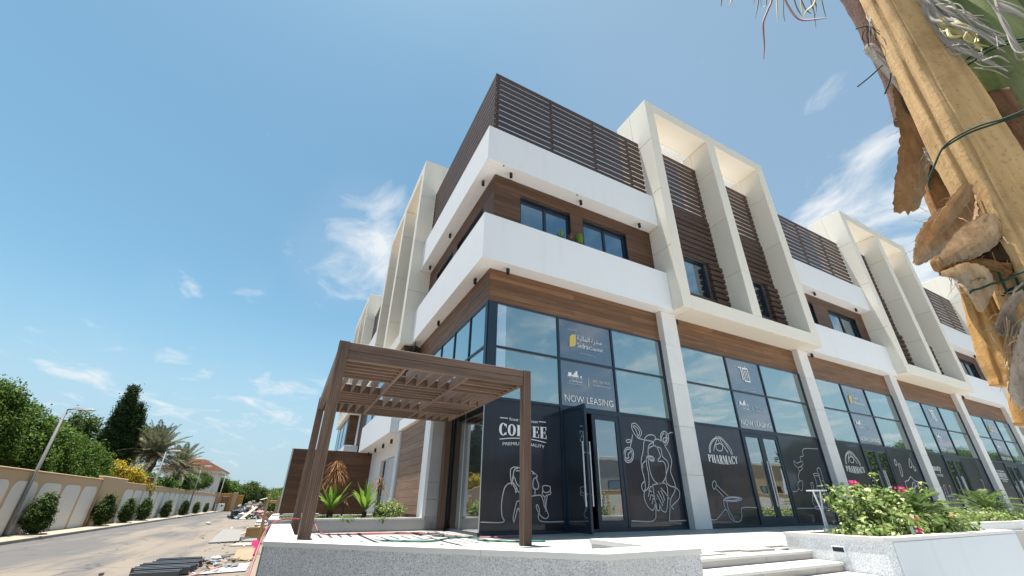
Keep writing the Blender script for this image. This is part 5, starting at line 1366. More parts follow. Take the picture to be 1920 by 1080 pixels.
slab('plank', 'pine_x', [(-1.7, 26.3, -0.98), (-1.6, 26.1, -0.98), (-0.6, 26.8, -0.55), (-0.7, 27.0, -0.55)], 0.04, 'raw plank resting behind the crate', 'plank')
bag(-0.75, 27.6, -0.5, 0.28, 'rub_white', 'white sack on top behind the crate')
bag(-0.6, 28.6, -0.2, 0.3, 'rub_pink', 'reddish sack above the crate')
bag(-4.6, 41.5, -0.96, 0.16, 'rub_white', 'scrap of white paper out on the open road')
# scattered bits
m = MB()
for i in range(190):
    x = rr.uniform(-3.4, -0.4); y = rr.choice((rr.gauss(16.0, 1.1), rr.gauss(24, 2.5), rr.uniform(13, 50)))
    if x < -2.0 and rr.random() < 0.7: continue
    s = rr.uniform(0.012, 0.06); m.cur = rr.choices(range(8), (4, 3, 5, 1, 1, 1, 1, 5))[0]
    shard(m, x, y, -0.99+s*0.3, s, s*rr.uniform(0.4, 1.5), s*rr.uniform(0.1, 0.5), rr)
for i in range(75):
    x = rr.gauss(-1.15, 0.25); y = rr.gauss(15.0, 0.6); s = rr.uniform(0.02, 0.09)
    m.cur = rr.choices(range(8), (5, 2, 4, 1, 2, 1, 0, 4))[0]
    shard(m, x, y, -0.98+rr.random()*0.08, s, s*rr.uniform(0.4, 1.2), s*rr.uniform(0.1, 0.4), rr)
dbr = m.build('scattered_debris', RN, None, (-1.5, 20, -1)); tag(dbr, 'small scraps of rubble strewn along the road edge', 'debris', None, 'stuff')
# dark square tubes
MT['dark_tube'] = plain('dark_grey_metal_tube', (0.10, 0.105, 0.115, 1), 0.42, 0.1, 6)
TL = ['nearest dark metal channel at the bottom edge of the photo', 'second dark metal channel from the front', 'third dark metal channel from the front', 'fourth dark metal channel from the front', 'fifth dark metal channel from the front', 'farthest dark metal channel, shortest of the row']
for i, lab in enumerate(TL):
    y = 13.2+0.50*i; z = -0.985+0.02*(i % 2); a = (-2.58, -2.64, -2.78, -2.74, -2.66, -2.62)[i]; b = (-1.72, -1.60, -1.56, -1.58, -1.54, -1.66)[i]
    t = 0.014; w2 = 0.17
    m = MB(); m.box(a, b, y-w2, y+w2, z, z+t); m.box(a, b, y-w2, y-w2+t, z+t, z+0.14); m.box(a, b, y+w2-t, y+w2, z+t, z+0.14)
    m.box(a, b, y-w2+t, y-w2+0.07, z+0.14-t, z+0.14); m.box(a, b, y+w2-0.07, y+w2-t, z+0.14-t, z+0.14)
    tag(m.build('metal_channel', 'dark_tube', None, ((a+b)/2, y, z)), lab, 'metal channel', 'dark metal channels laid out on the road')
slab('cloth', 'flower', [(-0.62, 17.3, -0.99), (-0.42, 17.3, -0.99), (-0.42, 17.5, -0.62), (-0.6, 17.5, -0.62)], 0.12, 'magenta bundle by the foot of the parapet wall', 'bundle')
slab('board', 'rub_white', [(-1.5, 13.4, -0.985), (-0.45, 13.6, -0.985), (-0.45, 15.2, -0.985), (-1.1, 15.0, -0.985)], 0.015, 'white sheet of board lying beside the dark channels', 'board')
slab('carton', 'rub_tan', [(-0.95, 15.9, -0.985), (-0.45, 15.9, -0.985), (-0.45, 16.7, -0.75), (-0.9, 16.6, -0.78)], 0.03, 'torn brown carton by the foot of the parapet wall', 'carton')
bag(-1.3, 15.5, -0.9, 0.13, 'rub_white', 'small white bag beside the channel ends')
o = MB().tube([(-1.6, 12.9, -0.985), (-1.3, 13.8, -0.98), (-1.05, 14.6, -0.96), (-0.8, 16.0, -0.93), (-0.55, 17.2, -0.75)], 0.035, 8).build('pipe', 'rub_pink', None, (-1, 15, -1)); tag(o, 'pale pipe lying across the scraps towards the parapet', 'pipe')
cb_ = [(-2.6, 16.6, -0.99), (-2.0, 17.2, -0.985), (-1.4, 17.0, -0.985), (-1.1, 17.3, -0.97), (-1.35, 17.6, -0.985), (-0.9, 17.9, -0.96)]
tag(MB().tube(catmull(cb_, 6), 0.022, 6).build('cable', 'hose_grey', None, (-2, 17, -1)), 'grey cable trailing behind the dark channels', 'cable')

# wooden trestle by the planter
ts = empty('wooden_trestle', (-0.35, 18, -1.0), 'raw wood trestle standing behind the planter corner', 'trestle')
for x0, x1 in ((-0.50, -0.42), (-0.19, -0.11)): box('leg', 'pine_z', x0, x1, 17.95, 18.05, -1.0, 0.80 if x0 < -0.3 else 0.74, ts, 0.006)
for z in (-0.35, 0.14, 0.52): box('rung', 'pine_x', -0.415, -0.195, 17.96, 18.04, z, z+0.09, ts, 0.005)
for y in (18.55,):
    for x0 in (-0.50, -0.19): box('leg', 'pine_z', x0, x0+0.08, y, y+0.08, -1.0, 0.2, ts, 0.006)

# ------------------------------------------------------------------ plants in the near left planter
def strap_plant(x, y, z, label, seed, n=15, L=0.80):
    rng = random.Random(seed)
    t = empty('strap_leaved_plant', (x, y, z), label, 'plant', 'strap leaved plants in the grey planter')
    MB().tube([(x, y, z-0.01), (x+0.01, y, z+0.08), (x, y, z+0.15)], [0.055, 0.05, 0.06], 9).build('stem', 'bark_palm', t)
    for i in range(n):
        az = i*2.4+rng.uniform(-0.25, 0.25); f = i/n
        rise = 1.45-0.75*f+rng.uniform(-0.1, 0.1); l = L*rng.uniform(0.8, 1.1)
        h = Vector((math.cos(az), math.sin(az), 0)); sd_ = Vector((-math.sin(az), math.cos(az), 0))
        vs = []; N_ = 7
        for k_ in range(N_+1):
            u = k_/N_; c = Vector((x, y, z+0.14))+h*(l*u*math.cos(rise))+Vector((0, 0, l*u*math.sin(rise)-0.26*l*u*u*(0.4+f)))
            wd_ = 0.043*(math.sin(math.pi*(0.16+0.84*u))**0.8) if u < 1 else 0.001
            vs += [tuple(c-sd_*wd_+Vector((0, 0, 0.018*(1-u)))), tuple(c), tuple(c+sd_*wd_+Vector((0, 0, 0.018*(1-u))))]
        fs = []
        for k_ in range(N_):
            for q in range(2): fs.append((3*k_+q, 3*k_+q+1, 3*k_+q+4, 3*k_+q+3))
        MB().add(vs, fs).build('leaf', 'leaf_lily', t, (x, y, z), True)
    return t
strap_plant(0.96, 10.6, 0.22, 'left strap leaved plant in the grey planter', 1)
strap_plant(1.66, 10.6, 0.22, 'right strap leaved plant in the grey planter', 2, 17)
def spike_tree(x, y, z, h, label, heads, seed, L=0.3):
    rng = np.random.default_rng(seed)
    t = empty('dry_leaved_plant', (x, y, z), label, 'plant')
    MB().tube([(x, y, z-0.01), (x+0.02, y, z+h*0.5), (x, y, z+h)], [0.022, 0.018, 0.012], 6).build('stem', 'bark', t)
    for hx, hz, l, n in heads:
        q = []
        for i in range(n):
            az = rng.uniform(0, 6.28); rise = rng.uniform(-0.5, 1.25)
            p0 = Vector((x+hx, y, z+hz)); h_ = Vector((math.cos(az), math.sin(az), 0)); s_ = Vector((-math.sin(az), math.cos(az), 0))*0.007
            ps = [p0+h_*(l*u*math.cos(rise))+Vector((0, 0, l*(u*math.sin(rise)-0.75*u*u))) for u in (0, 0.35, 0.7, 1)]
            for a, b in zip(ps[:-1], ps[1:]): q += [a-s_, a+s_, b+s_*0.7, b-s_*0.7]
        mesh_quads('leaf_head', np.array([tuple(v) for v in q]), 'leaf_red', t, (x, y, z))
    return t
spike_tree(0.92, 10.75, 0.22, 1.1, 'tall plant with drooping dry reddish leaves in the grey planter', [(0, 1.13, 0.26, 60), (0.03, 0.95, 0.34, 90), (-0.04, 0.82, 0.28, 50)], 4)
spike_tree(1.93, 10.75, 0.22, 0.8, 'small withered plant in front of the white doorway', [(0, 0.82, 0.2, 40), (0.01, 0.68, 0.26, 36)], 5)
spike_tree(1.20, 10.7, 0.22, 0.35, 'little withered seedling between the strap leaved plants', [(0, 0.36, 0.16, 16)], 6)
def shrub(name, x, y, z, blobs, mat, label, cat, per, leaf, clump, seed, group=None, spread=0.45):
    t = empty(name, (x, y, z), label, cat, group)
    v = clump_cloud(np.random.default_rng(seed), blobs, per_m2=per, leaf=leaf, clump=clump, spread=spread, up=0.5)
    v[:, 2] = np.maximum(v[:, 2], z+0.004)
    mesh_quads('foliage', v, mat, t, (x, y, z))
    m = MB()
    for bx, by, bz, rx, ry, rz in blobs[:5]: m.tube([(x+(bx-x)*0.3, y+(by-y)*0.3, z-0.02), (bx, by, bz)], [0.014, 0.006], 5)
    m.build('stems', 'bark', t)
    return t
shrub('variegated_shrub', 2.25, 10.55, 0.22, [(2.05, 10.55, 0.38, 0.16, 0.16, 0.14), (2.3, 10.5, 0.36, 0.2, 0.18, 0.14), (2.2, 10.7, 0.46, 0.15, 0.15, 0.12)], 'leaf_varieg', 'low variegated shrub at the garage end of the grey planter', 'shrub', 1500, 0.055, 0.1, 7)
gc = mesh_quads('ground_cover', clump_cloud(np.random.default_rng(12), [(x_, 10.35+0.25*math.sin(x_*9), 0.22, 0.17, 0.2, 0.035) for x_ in np.arange(0.12, 2.2, 0.14)], per_m2=2600, leaf=0.035, clump=0.06, spread=0.4, up=0.8), 'leaf_cover', None, (1.1, 10.4, 0.22))
tag(gc, 'low ground cover filling the grey planter', 'ground cover', None, 'stuff')

# ------------------------------------------------------------------ shrubs in the large planter by the steps
ZS = 0.155
shrub('bougainvillea', 7.45, 3.45, ZS, [(7.05, 3.25, 0.22, 0.32, 0.28, 0.11), (7.5, 3.4, 0.42, 0.30, 0.3, 0.24), (7.35, 3.6, 0.62, 0.17, 0.2, 0.17), (7.75, 3.5, 0.60, 0.24, 0.25, 0.17), (7.75, 3.2, 0.3, 0.35, 0.25, 0.15), (6.75, 3.3, 0.18, 0.2, 0.25, 0.07)], 'leaf_varieg', 'bougainvillea at the step end of the large planter', 'shrub', 400, 0.078, 0.12, 21, 'bougainvilleas in the large planter')
shrub('bougainvillea', 9.3, 3.4, ZS, [(8.75, 3.2, 0.25, 0.40, 0.25, 0.12), (9.4, 3.25, 0.23, 0.36, 0.25, 0.11), (9.85, 3.3, 0.24, 0.26, 0.28, 0.11), (9.3, 3.6, 0.38, 0.3, 0.25, 0.2), (8.5, 3.55, 0.55, 0.3, 0.25, 0.2), (8.2, 3.3, 0.35, 0.3, 0.3, 0.2), (8.95, 3.7, 0.55, 0.25, 0.2, 0.2)], 'leaf_varieg', 'bougainvillea spreading under the cycad in the large planter', 'shrub', 360, 0.078, 0.12, 22, 'bougainvilleas in the large planter')
def sprig(x, y, z, h, lean, label, seed, mat='leaf_varieg'):
    rng = np.random.default_rng(seed); t = empty('upright_shoot', (x, y, z), label, 'shoot', 'upright leafy shoots in the large planter')
    pts = [Vector((x+lean*u*u, y, z+h*u)) for u in np.linspace(0, 1, 9)]
    MB().tube(pts, [0.009-0.0006*i for i in range(9)], 5).build('stem', 'bark', t)
    cs, ns = [], []
    for i in range(int(h*110)):
        u = 0.15+0.87*rng.random(); k_ = min(7, int(u*8)); p = pts[k_].lerp(pts[min(8, k_+1)], min(1, u*8-k_)); a = rng.uniform(0, 6.28)
        cs.append((p.x+0.035*math.cos(a), p.y+0.035*math.sin(a), p.z)); ns.append((math.cos(a)*0.5, math.sin(a)*0.5, 0.8))
    mesh_quads('leaves', leaf_arrays(rng, np.array(cs), np.array(ns), 0.078), mat, t, (x, y, z)); return t
sprig(8.05, 3.42, ZS, 0.84, 0.03, 'tallest upright shoot in the middle of the large planter', 31)
sprig(7.72, 3.5, ZS, 0.66, -0.04, 'upright shoot left of the tallest one, with orange tinted leaves', 32)
sprig(9.75, 3.5, ZS, 0.78, 0.16, 'tall shoot right of the cycad crossing a stone column', 33)
sprig(10.0, 3.4, ZS, 0.48, 0.12, 'short shoot near the right end of the large planter', 34)
sprig(6.75, 3.3, ZS, 0.36, -0.18, 'drooping shoot over the left rim of the large planter', 35)
for i, (sx, sy, sh, sl_) in enumerate(((7.3, 3.3, 0.55, -0.05), (7.55, 3.25, 0.6, 0.08), (8.3, 3.5, 0.58, 0.05), (8.5, 3.3, 0.5, -0.06), (9.15, 3.6, 0.5, 0.1), (9.5, 3.3, 0.45, 0.08), (7.05, 3.5, 0.42, -0.1), (10.2, 3.5, 0.36, 0.14))):
    sprig(sx, sy, ZS, sh, sl_, ('short shoot just right of the bollard light', 'short shoot under the upper left magenta blossom', 'short shoot between tallest shoot and cycad', 'low shoot in front of the cycad fronds', 'short shoot behind the right side of the cycad', 'low shoot on the right half of the large planter', 'lowest shoot at the bollard light foot', 'small shoot beside the coral blossom at the right end')[i], 300+i)
sprig(8.85, 3.4, ZS, 0.62, 0.1, 'shoot just behind the cycad crown', 36)
def blossoms(x, y, z, n, r, label, mat, seed):
    rng = np.random.default_rng(seed); c = np.array([x, y, z])+rng.normal(size=(n, 3))*r
    o = mesh_quads('blossom', leaf_arrays(rng, c, rng.normal(size=(n, 3))+np.array([-0.3, -0.5, 0.5]), 0.042, 0.8), mat, None, (x, y, z))
    return tag(o, label, 'flowers', 'pink blossoms in the large planter')
blossoms(7.35, 3.4, 0.85, 26, 0.028, 'magenta blossom at the upper left of the large planter', 'flower', 1)
blossoms(8.82, 3.4, 0.77, 26, 0.03, 'magenta blossom in the middle of the large planter, by the drawn shield', 'flower', 2)
blossoms(7.78, 3.25, 0.47, 26, 0.032, 'magenta blossom in the thick of the left bougainvillea', 'flower', 3)
blossoms(7.95, 3.1, 0.36, 18, 0.026, 'small pink blossom left of the cycad trunk', 'flower', 4)
blossoms(7.72, 2.98, 0.225, 30, 0.034, 'magenta blossom lying low on the planter rim', 'flower', 5)
blossoms(10.55, 3.5, 0.36, 24, 0.04, 'coral blossom at the right end of the large planter', 'flower_coral', 6)
blossoms(9.95, 3.3, 0.38, 14, 0.035, 'coral blossom right of the cycad', 'flower_coral', 7)
sg = empty('cycad', (8.85, 3.42, ZS), 'dark green feathery cycad in the middle of the large planter', 'cycad')
MB().tube([(8.85, 3.42, ZS-0.02), (8.85, 3.42, 0.36)], [0.10, 0.09], 10).build('trunk', 'bark_palm', sg)
rgs = np.random.default_rng(14)
for i in range(24):
    az = i*2.4+rgs.uniform(-0.2, 0.2); fr_ = i/24
    q, pts = frond_quads(rgs, (8.85, 3.42, 0.38), az, 0.95*rgs.uniform(0.8, 1.05), 1.15-0.95*fr_, 0.42, nl=30, lw=0.011, ll=0.17, vee=0.35)
    fo = mesh_quads('frond', q, 'leaf_sago', sg, (8.85, 3.42, 0.38)); MB().tube(pts, [0.012*(1-0.7*k_/10) for k_ in range(11)], 4).build('rib', 'leaf_sago', fo)
tagp = MB().box(7.42, 7.50, 2.93, 2.935, 0.20, 0.30).build('plant_tag', 'rub_green', None, (7.46, 2.93, 0.2)); tag(tagp, 'small turquoise tag stuck among the flowers on the planter rim', 'plant tag')
# bollard light with flat cap and crossed legs
bl_ = empty('bollard_light', (6.95, 3.72, ZS), 'pale bollard light with flat disc top at the back of the large planter', 'bollard light')
m = MB(); m.tube([(6.95, 3.72, 0.735), (6.95, 3.72, 0.75)], 0.13, 18); m.build('cap', 'grey_frame', bl_)
for s_ in (-1, 1): MB().tube([(6.95+0.09*s_, 3.72, 0.73), (6.95+0.015*s_, 3.72, 0.47), (6.95+0.04*s_, 3.72, ZS)], 0.012, 6).build('strut', 'grey_frame', bl_)
MB().tube([(6.95, 3.72, ZS-0.02), (6.95, 3.72, 0.25)], 0.05, 10).build('base', 'grey_frame', bl_)
# second planter
shrub('low_shrub', 16.3, 5.1, ZS, [(15.2+0.75*i, 5.0+0.2*math.sin(i*2), 0.24, 0.5, 0.45, 0.11) for i in range(6)], 'leaf_varieg', 'low yellow green shrubs in the far planter at the right edge', 'shrub', 420, 0.075, 0.16, 41)
sg2 = empty('cycad', (18.6, 5.3, ZS), 'pale cycad in the far planter at the right edge', 'cycad')
MB().tube([(18.6, 5.3, ZS-0.02), (18.6, 5.3, 0.42)], [0.12, 0.1], 9).build('trunk', 'bark_palm', sg2)
for i in range(20):
    q, pts = frond_quads(rgs, (18.6, 5.3, 0.42), i*2.4, 1.1, 1.2-0.9*i/20, 0.4, nl=26, lw=0.014, ll=0.2, vee=0.35)
    fo = mesh_quads('frond', q, 'leaf_sago', sg2, (18.6, 5.3, 0.42))
    MB().tube(pts, 0.01, 4).build('rib', 'leaf_sago', fo)
si = empty('sign_board', (16.9, 6.6, 0), 'small white board in a dark frame behind the far planter', 'sign')
box('frame', 'navy', 16.55, 17.25, 6.62, 6.66, 0.0, 0.62, si, 0.004); box('board', 'ink', 16.62, 17.18, 6.605, 6.618, 0.2, 0.57, si, 0.002)
# cacti on the parapet
def cactus_pot(x, kind, label):
    t = empty('potted_plant', (x, 7.66, 7.122), label, 'plant', 'little plants on the white parapet')
    MB().tube([(x, 7.66, 7.122), (x, 7.66, 7.22)], [0.07, 0.09], 10).build('pot', 'rub_dark', t)
    if kind == 1: MB().tube([(x, 7.66, 7.22), (x, 7.66, 7.42), (x+0.01, 7.66, 7.55), (x, 7.66, 7.6)], [0.09, 0.12, 0.10, 0.03], 9).build('body', 'leaf_lily', t, smooth=True)
    else:
        q = []
        for i in range(16):
            a = i*2.4; h_ = Vector((math.cos(a), math.sin(a), 0)); s_ = Vector((-math.sin(a), math.cos(a), 0))*0.02; p0 = Vector((x, 7.66, 7.22))
            e = p0+h_*0.14+Vector((0, 0, 0.30-0.012*i)); mid = (p0+e)/2
            q += [p0, mid+s_, e, mid-s_]
        mesh_quads('leaves', np.array([tuple(v) for v in q]), 'leaf_lily' if kind == 2 else 'palm_purple', t, (x, 7.66, 7.12))

# ------------------------------------------------------------------ hoses and cables on the plaza
def cable(name, pts, r, mat, label, cat): 
    return tag(MB().tube(catmull(pts, 8), r, 7).build(name, mat, None, pts[0], True), label, cat)
cable('hose', [(-0.24, 7.6, -0.93), (-0.2, 8.4, -0.2), (-0.15, 8.9, 0.12), (-0.02, 9.25, 0.24), (0.12, 9.5, 0.27), (0.35, 9.62, 0.26), (0.6, 9.58, 0.20), (0.72, 9.3, 0.05), (0.95, 9.2, 0.018), (1.6, 9.25, 0.018), (2.3, 9.15, 0.018), (2.6, 8.9, 0.018)], 0.013, 'hose_red', 'red hose looping over the parapet and along the plaza', 'hose')
cable('hose', [(1.2, 9.08, 0.016), (1.9, 9.06, 0.016), (2.5, 8.7, 0.016), (2.75, 8.2, 0.016), (3.0, 7.75, 0.016), (3.3, 7.45, 0.016), (3.6, 7.3, 0.016), (4.1, 7.3, 0.016)], 0.012, 'hose_red', 'second red hose running towards the glass corner', 'hose')
cable('hose', [(1.5, 7.5, 0.015), (1.9, 7.15, 0.015), (2.25, 7.1, 0.015), (2.6, 7.5, 0.015), (2.9, 7.6, 0.015), (3.05, 7.3, 0.015), (2.95, 6.9, 0.015), (3.3, 6.5, 0.015), (3.8, 6.3, 0.015)], 0.013, 'hose_green', 'thin green hose looping on the plaza under the pergola', 'hose')
cable('cable', [(2.4, 8.6, 0.012), (2.6, 8.3, 0.05), (2.75, 8.35, 0.02), (2.68, 8.0, 0.04), (2.55, 8.2, 0.012), (2.8, 7.9, 0.012), (3.1, 7.6, 0.012)], 0.014, 'hose_grey', 'tangled grey cable lying between the hoses', 'cable')
mh = MB(); mh.tube([(1.95, 7.9, 0.003), (1.95, 7.9, 0.014)], 0.48, 30); tag(mh.build('cover_plate', 'grey_stone', None, (1.95, 7.9, 0)), 'round grey cover lying flat on the plaza under the pergola', 'cover')
slab('sheet', 'rub_grey', [(0.05, 12.9, 0.262), (0.9, 12.84, 0.262), (0.9, 13.0, 0.275), (0.1, 13.0, 0.27)], 0.02, 'grey sheet lying on the far rim of the grey planter', 'sheet')
slab('sheet', 'rub_white', [(-0.16, 12.2, 0.262), (-0.02, 12.2, 0.262), (0.0, 12.8, 0.275), (-0.14, 12.8, 0.27)], 0.02, 'white sheet lying on the planter corner by the trestle', 'sheet')

# ------------------------------------------------------------------ the date palm close to the camera at the right edge
def pm(name, a, b, axis=2, rough=0.65, bump=0.4, spots=None):
    m = M(name); sc = [30.0]*3; sc[axis] = 1.6
    v = m.coord(tuple(sc)); n1 = m.noise(v, 1.4, 7, 0.65, 0.4)
    v2 = m.coord(); n2 = m.noise(v2, 7.0, 5, 0.6)
    c = m.ramp(n1, [(0.3, a), (0.7, b)])
    c = m.mix(m.ramp(n2, [(0.52, (0, 0, 0)), (0.74, (0.55,)*3)]), c, spots or tuple(x*0.55 for x in a))
    n3 = m.noise(v2, 60.0, 4, 0.7)
    c = m.mix(m.ramp(n3, [(0.56, (0, 0, 0)), (0.68, (0.5,)*3)]), c, tuple(x*0.45 for x in a))
    m.base(c); m.rough(min(0.95, rough+0.15), 0.15)
    ad = m.n.new('ShaderNodeMath'); ad.operation = 'MULTIPLY_ADD'; m.l.new(n3, ad.inputs[0]); ad.inputs[1].default_value = 0.6; m.l.new(n1, ad.inputs[2])
    m.bump(ad.outputs[0], min(1.0, bump*1.6), 0.005); MT[name] = m.m
pm('palm_tan', (0.46, 0.28, 0.125), (0.66, 0.44, 0.22), 2, 0.7, 0.5, (0.26, 0.145, 0.065))
pm('palm_lower', (0.40, 0.21, 0.075), (0.58, 0.34, 0.13), 2, 0.7, 0.5, (0.22, 0.105, 0.04))
pm('palm_green', (0.095, 0.125, 0.035), (0.20, 0.23, 0.07), 2, 0.45, 0.2, (0.08, 0.09, 0.03))
pm('palm_green2', (0.17, 0.20, 0.08), (0.28, 0.31, 0.13), 2, 0.5, 0.25, (0.30, 0.28, 0.20))
pm('palm_fibre', (0.11, 0.055, 0.03), (0.26, 0.145, 0.08), 2, 0.85, 0.8)
pm('palm_brown', (0.21, 0.105, 0.045), (0.40, 0.225, 0.10), 2, 0.75, 0.6)
pm('palm_flap', (0.34, 0.19, 0.09), (0.52, 0.325, 0.17), 2, 0.75, 0.6)
pm('palm_purple', (0.10, 0.06, 0.05), (0.22, 0.13, 0.10), 2, 0.75, 0.6)
pm('palm_grey', (0.27, 0.225, 0.19), (0.46, 0.41, 0.36), 2, 0.8, 0.7)
pm('palm_pale', (0.38, 0.235, 0.125), (0.64, 0.475, 0.32), 2, 0.75, 0.5)
pm('palm_dark', (0.028, 0.018, 0.012), (0.09, 0.05, 0.028), 2, 0.9, 0.8)  # near-black; on one leaf-base lump it paints in the shade of a cavity
MT['palm_strand'] = plain('dry_leaflet', (0.36, 0.32, 0.28, 1), 0.7, 0.3, 9)
MT['palm_yellow'] = plain('yellowing_leaflet', (0.48, 0.40, 0.16, 1), 0.6, 0.25, 9)
MT['palm_red'] = plain('reddish_leaflet', (0.20, 0.09, 0.085, 1), 0.6, 0.25, 9)
MT['palm_tip'] = plain('olive_leaflet', (0.10, 0.10, 0.055, 1), 0.6, 0.3, 9)
cactus_pot(5.30, 2, 'left little green plant on the white parapet below the window'); cactus_pot(5.62, 3, 'middle purple plant on the white parapet'); cactus_pot(5.95, 1, 'right round cactus on the white parapet')
PALM_PIECES = [('leaf_stalk','palm_tan','petiole',[(1.86,0.101,2.976,0.0689),(1.86,0.113,2.737,0.0742),(1.86,0.123,2.517,0.0789),(1.86,0.138,2.204,0.0868),(1.86,0.148,2.019,0.0884),(1.86,0.157,1.805,0.0939),(1.86,0.164,1.643,0.0947),(1.86,0.171,1.504,0.0957),(1.86,0.18,1.357,0.0978),(1.86,0.19,1.166,0.1006),(1.86,0.197,1.013,0.1064),(1.86,0.206,0.889,0.1099)]),('leaf_stalk','palm_green','round',[(2.02,0.06,2.825,0.0678),(2.02,0.061,2.56,0.0721),(2.02,0.07,2.301,0.0678),(2.02,0.078,2.071,0.0659),(2.02,0.086,1.908,0.0668)]),('leaf_sheath','palm_fibre','round',[(2.01,0.084,1.917,0.0685),(2.01,0.098,1.79,0.0735),(2.01,0.114,1.646,0.0778),(2.01,0.124,1.532,0.0821),(2.01,0.139,1.363,0.0878),(2.01,0.159,1.192,0.0898)]),('leaf_stalk','palm_green2','round',[(2.14,-0.063,2.799,0.0744),(2.14,-0.045,2.487,0.0858),(2.14,-0.011,2.171,0.1109),(2.14,0.026,1.902,0.1354),(2.14,0.06,1.635,0.1529),(2.14,0.081,1.437,0.1615)]),('leaf_stalk','palm_green2','round',[(2.25,-0.179,2.681,0.0705),(2.25,-0.149,2.408,0.0823),(2.25,-0.112,2.145,0.1022),(2.25,-0.062,1.868,0.1056),(2.25,-0.01,1.576,0.1094)]),('leaf_stalk','palm_fibre','round',[(2.3,-0.135,2.735,0.039),(2.3,-0.105,2.492,0.0455),(2.3,-0.073,2.276,0.0517),(2.3,-0.04,2.049,0.057)]),('leaf_sheath','palm_purple','round',[(1.96,0.222,2.979,0.0394),(1.96,0.214,2.726,0.0488),(1.96,0.219,2.519,0.0488),(1.96,0.228,2.335,0.0469),(1.96,0.24,2.153,0.0492),(1.96,0.256,1.989,0.0593)]),('leaf_sheath','palm_flap','sheet',[(1.93,0.214,2.186,0.0324),(1.93,0.228,2.068,0.0455),(1.93,0.228,1.978,0.0637),(1.93,0.258,1.882,0.0573),(1.93,0.307,1.783,0.0476),(1.93,0.344,1.703,0.0475),(1.93,0.378,1.634,0.0436),(1.93,0.4,1.589,0.0359)]),('leaf_sheath','palm_brown','round',[(1.99,0.224,2.101,0.0404),(1.99,0.222,1.954,0.0505),(1.99,0.25,1.789,0.0603),(1.99,0.276,1.66,0.0663),(1.99,0.296,1.533,0.061),(1.99,0.306,1.442,0.0457)]),('cut_stub','palm_grey','round',[(1.87,0.257,2.383,0.015),(1.87,0.247,2.362,0.0212),(1.87,0.236,2.257,0.0205),(1.87,0.224,2.123,0.0197),(1.87,0.22,2.014,0.0172),(1.87,0.22,1.882,0.0129)]),('dead_leaf_base','palm_brown','round',[(1.88,0.195,1.24,0.0537),(1.88,0.23,1.271,0.0739),(1.88,0.267,1.305,0.0828),(1.88,0.316,1.317,0.0724),(1.88,0.363,1.321,0.0508),(1.88,0.394,1.325,0.0224)]),('dead_leaf_base','palm_dark','round',[(1.83,0.245,1.351,0.0189),(1.83,0.242,1.291,0.0415),(1.83,0.236,1.235,0.0481),(1.83,0.23,1.188,0.0294)]),('dead_leaf_base','palm_pale','sheet',[(1.8,0.21,1.482,0.008),(1.8,0.237,1.452,0.0288),(1.8,0.272,1.42,0.055),(1.8,0.315,1.391,0.0624),(1.8,0.359,1.36,0.045),(1.8,0.393,1.333,0.0236),(1.8,0.415,1.317,0.0085)]),('dead_leaf_base','palm_flap','sheet',[(1.775,0.204,1.505,0.0127),(1.775,0.24,1.465,0.024),(1.775,0.28,1.427,0.0242),(1.775,0.325,1.39,0.0197),(1.775,0.359,1.361,0.0099)]),('dead_leaf_base','palm_pale','sheet',[(1.785,0.197,1.382,0.0106),(1.785,0.221,1.349,0.0366),(1.785,0.255,1.321,0.0509),(1.785,0.298,1.302,0.0393),(1.785,0.339,1.292,0.0193),(1.785,0.362,1.292,0.0065)]),('dead_leaf_base','palm_brown','sheet',[(1.8,0.239,1.175,0.0204),(1.8,0.269,1.219,0.0302),(1.8,0.309,1.24,0.0312),(1.8,0.346,1.254,0.0208),(1.8,0.372,1.259,0.0081)]),('dead_leaf_base','palm_pale','sheet',[(1.79,0.366,1.25,0.0081),(1.79,0.341,1.24,0.0174),(1.79,0.316,1.227,0.0342),(1.79,0.302,1.196,0.0411),(1.79,0.307,1.149,0.0286),(1.79,0.324,1.093,0.0075)]),('dead_leaf_base','palm_brown','sheet',[(1.8,0.22,1.202,0.0116),(1.8,0.247,1.217,0.0149),(1.8,0.273,1.243,0.0168),(1.8,0.312,1.257,0.0157),(1.8,0.351,1.261,0.008)]),('leaf_stalk','palm_lower','petiole',[(1.93,0.291,1.344,0.0398),(1.93,0.303,1.265,0.0554),(1.93,0.317,1.169,0.0637),(1.93,0.327,1.086,0.0686),(1.93,0.336,1.015,0.0705),(1.93,0.347,0.947,0.0648),(1.93,0.356,0.907,0.0568),(1.93,0.362,0.883,0.0536)]),('dead_leaf_base','palm_grey','sheet',[(1.82,0.192,1.111,0.05),(1.82,0.235,1.079,0.0481),(1.82,0.273,1.05,0.0402),(1.82,0.303,1.027,0.0232),(1.82,0.319,1.015,0.0088)]),('dead_leaf_base','palm_grey','sheet',[(1.8,0.22,1.025,0.0408),(1.8,0.264,0.959,0.0356),(1.8,0.305,0.892,0.0329),(1.8,0.341,0.807,0.0273)]),('dead_leaf_base','palm_lower','round',[(1.9,0.306,0.939,0.029),(1.9,0.333,0.88,0.0361),(1.9,0.353,0.836,0.036),(1.9,0.372,0.761,0.0284)]),('leaf_sheath','palm_grey','sheet',[(1.895,0.258,1.799,0.0111),(1.895,0.243,1.735,0.0288),(1.895,0.226,1.645,0.0382),(1.895,0.215,1.556,0.037),(1.895,0.207,1.467,0.0163)])]
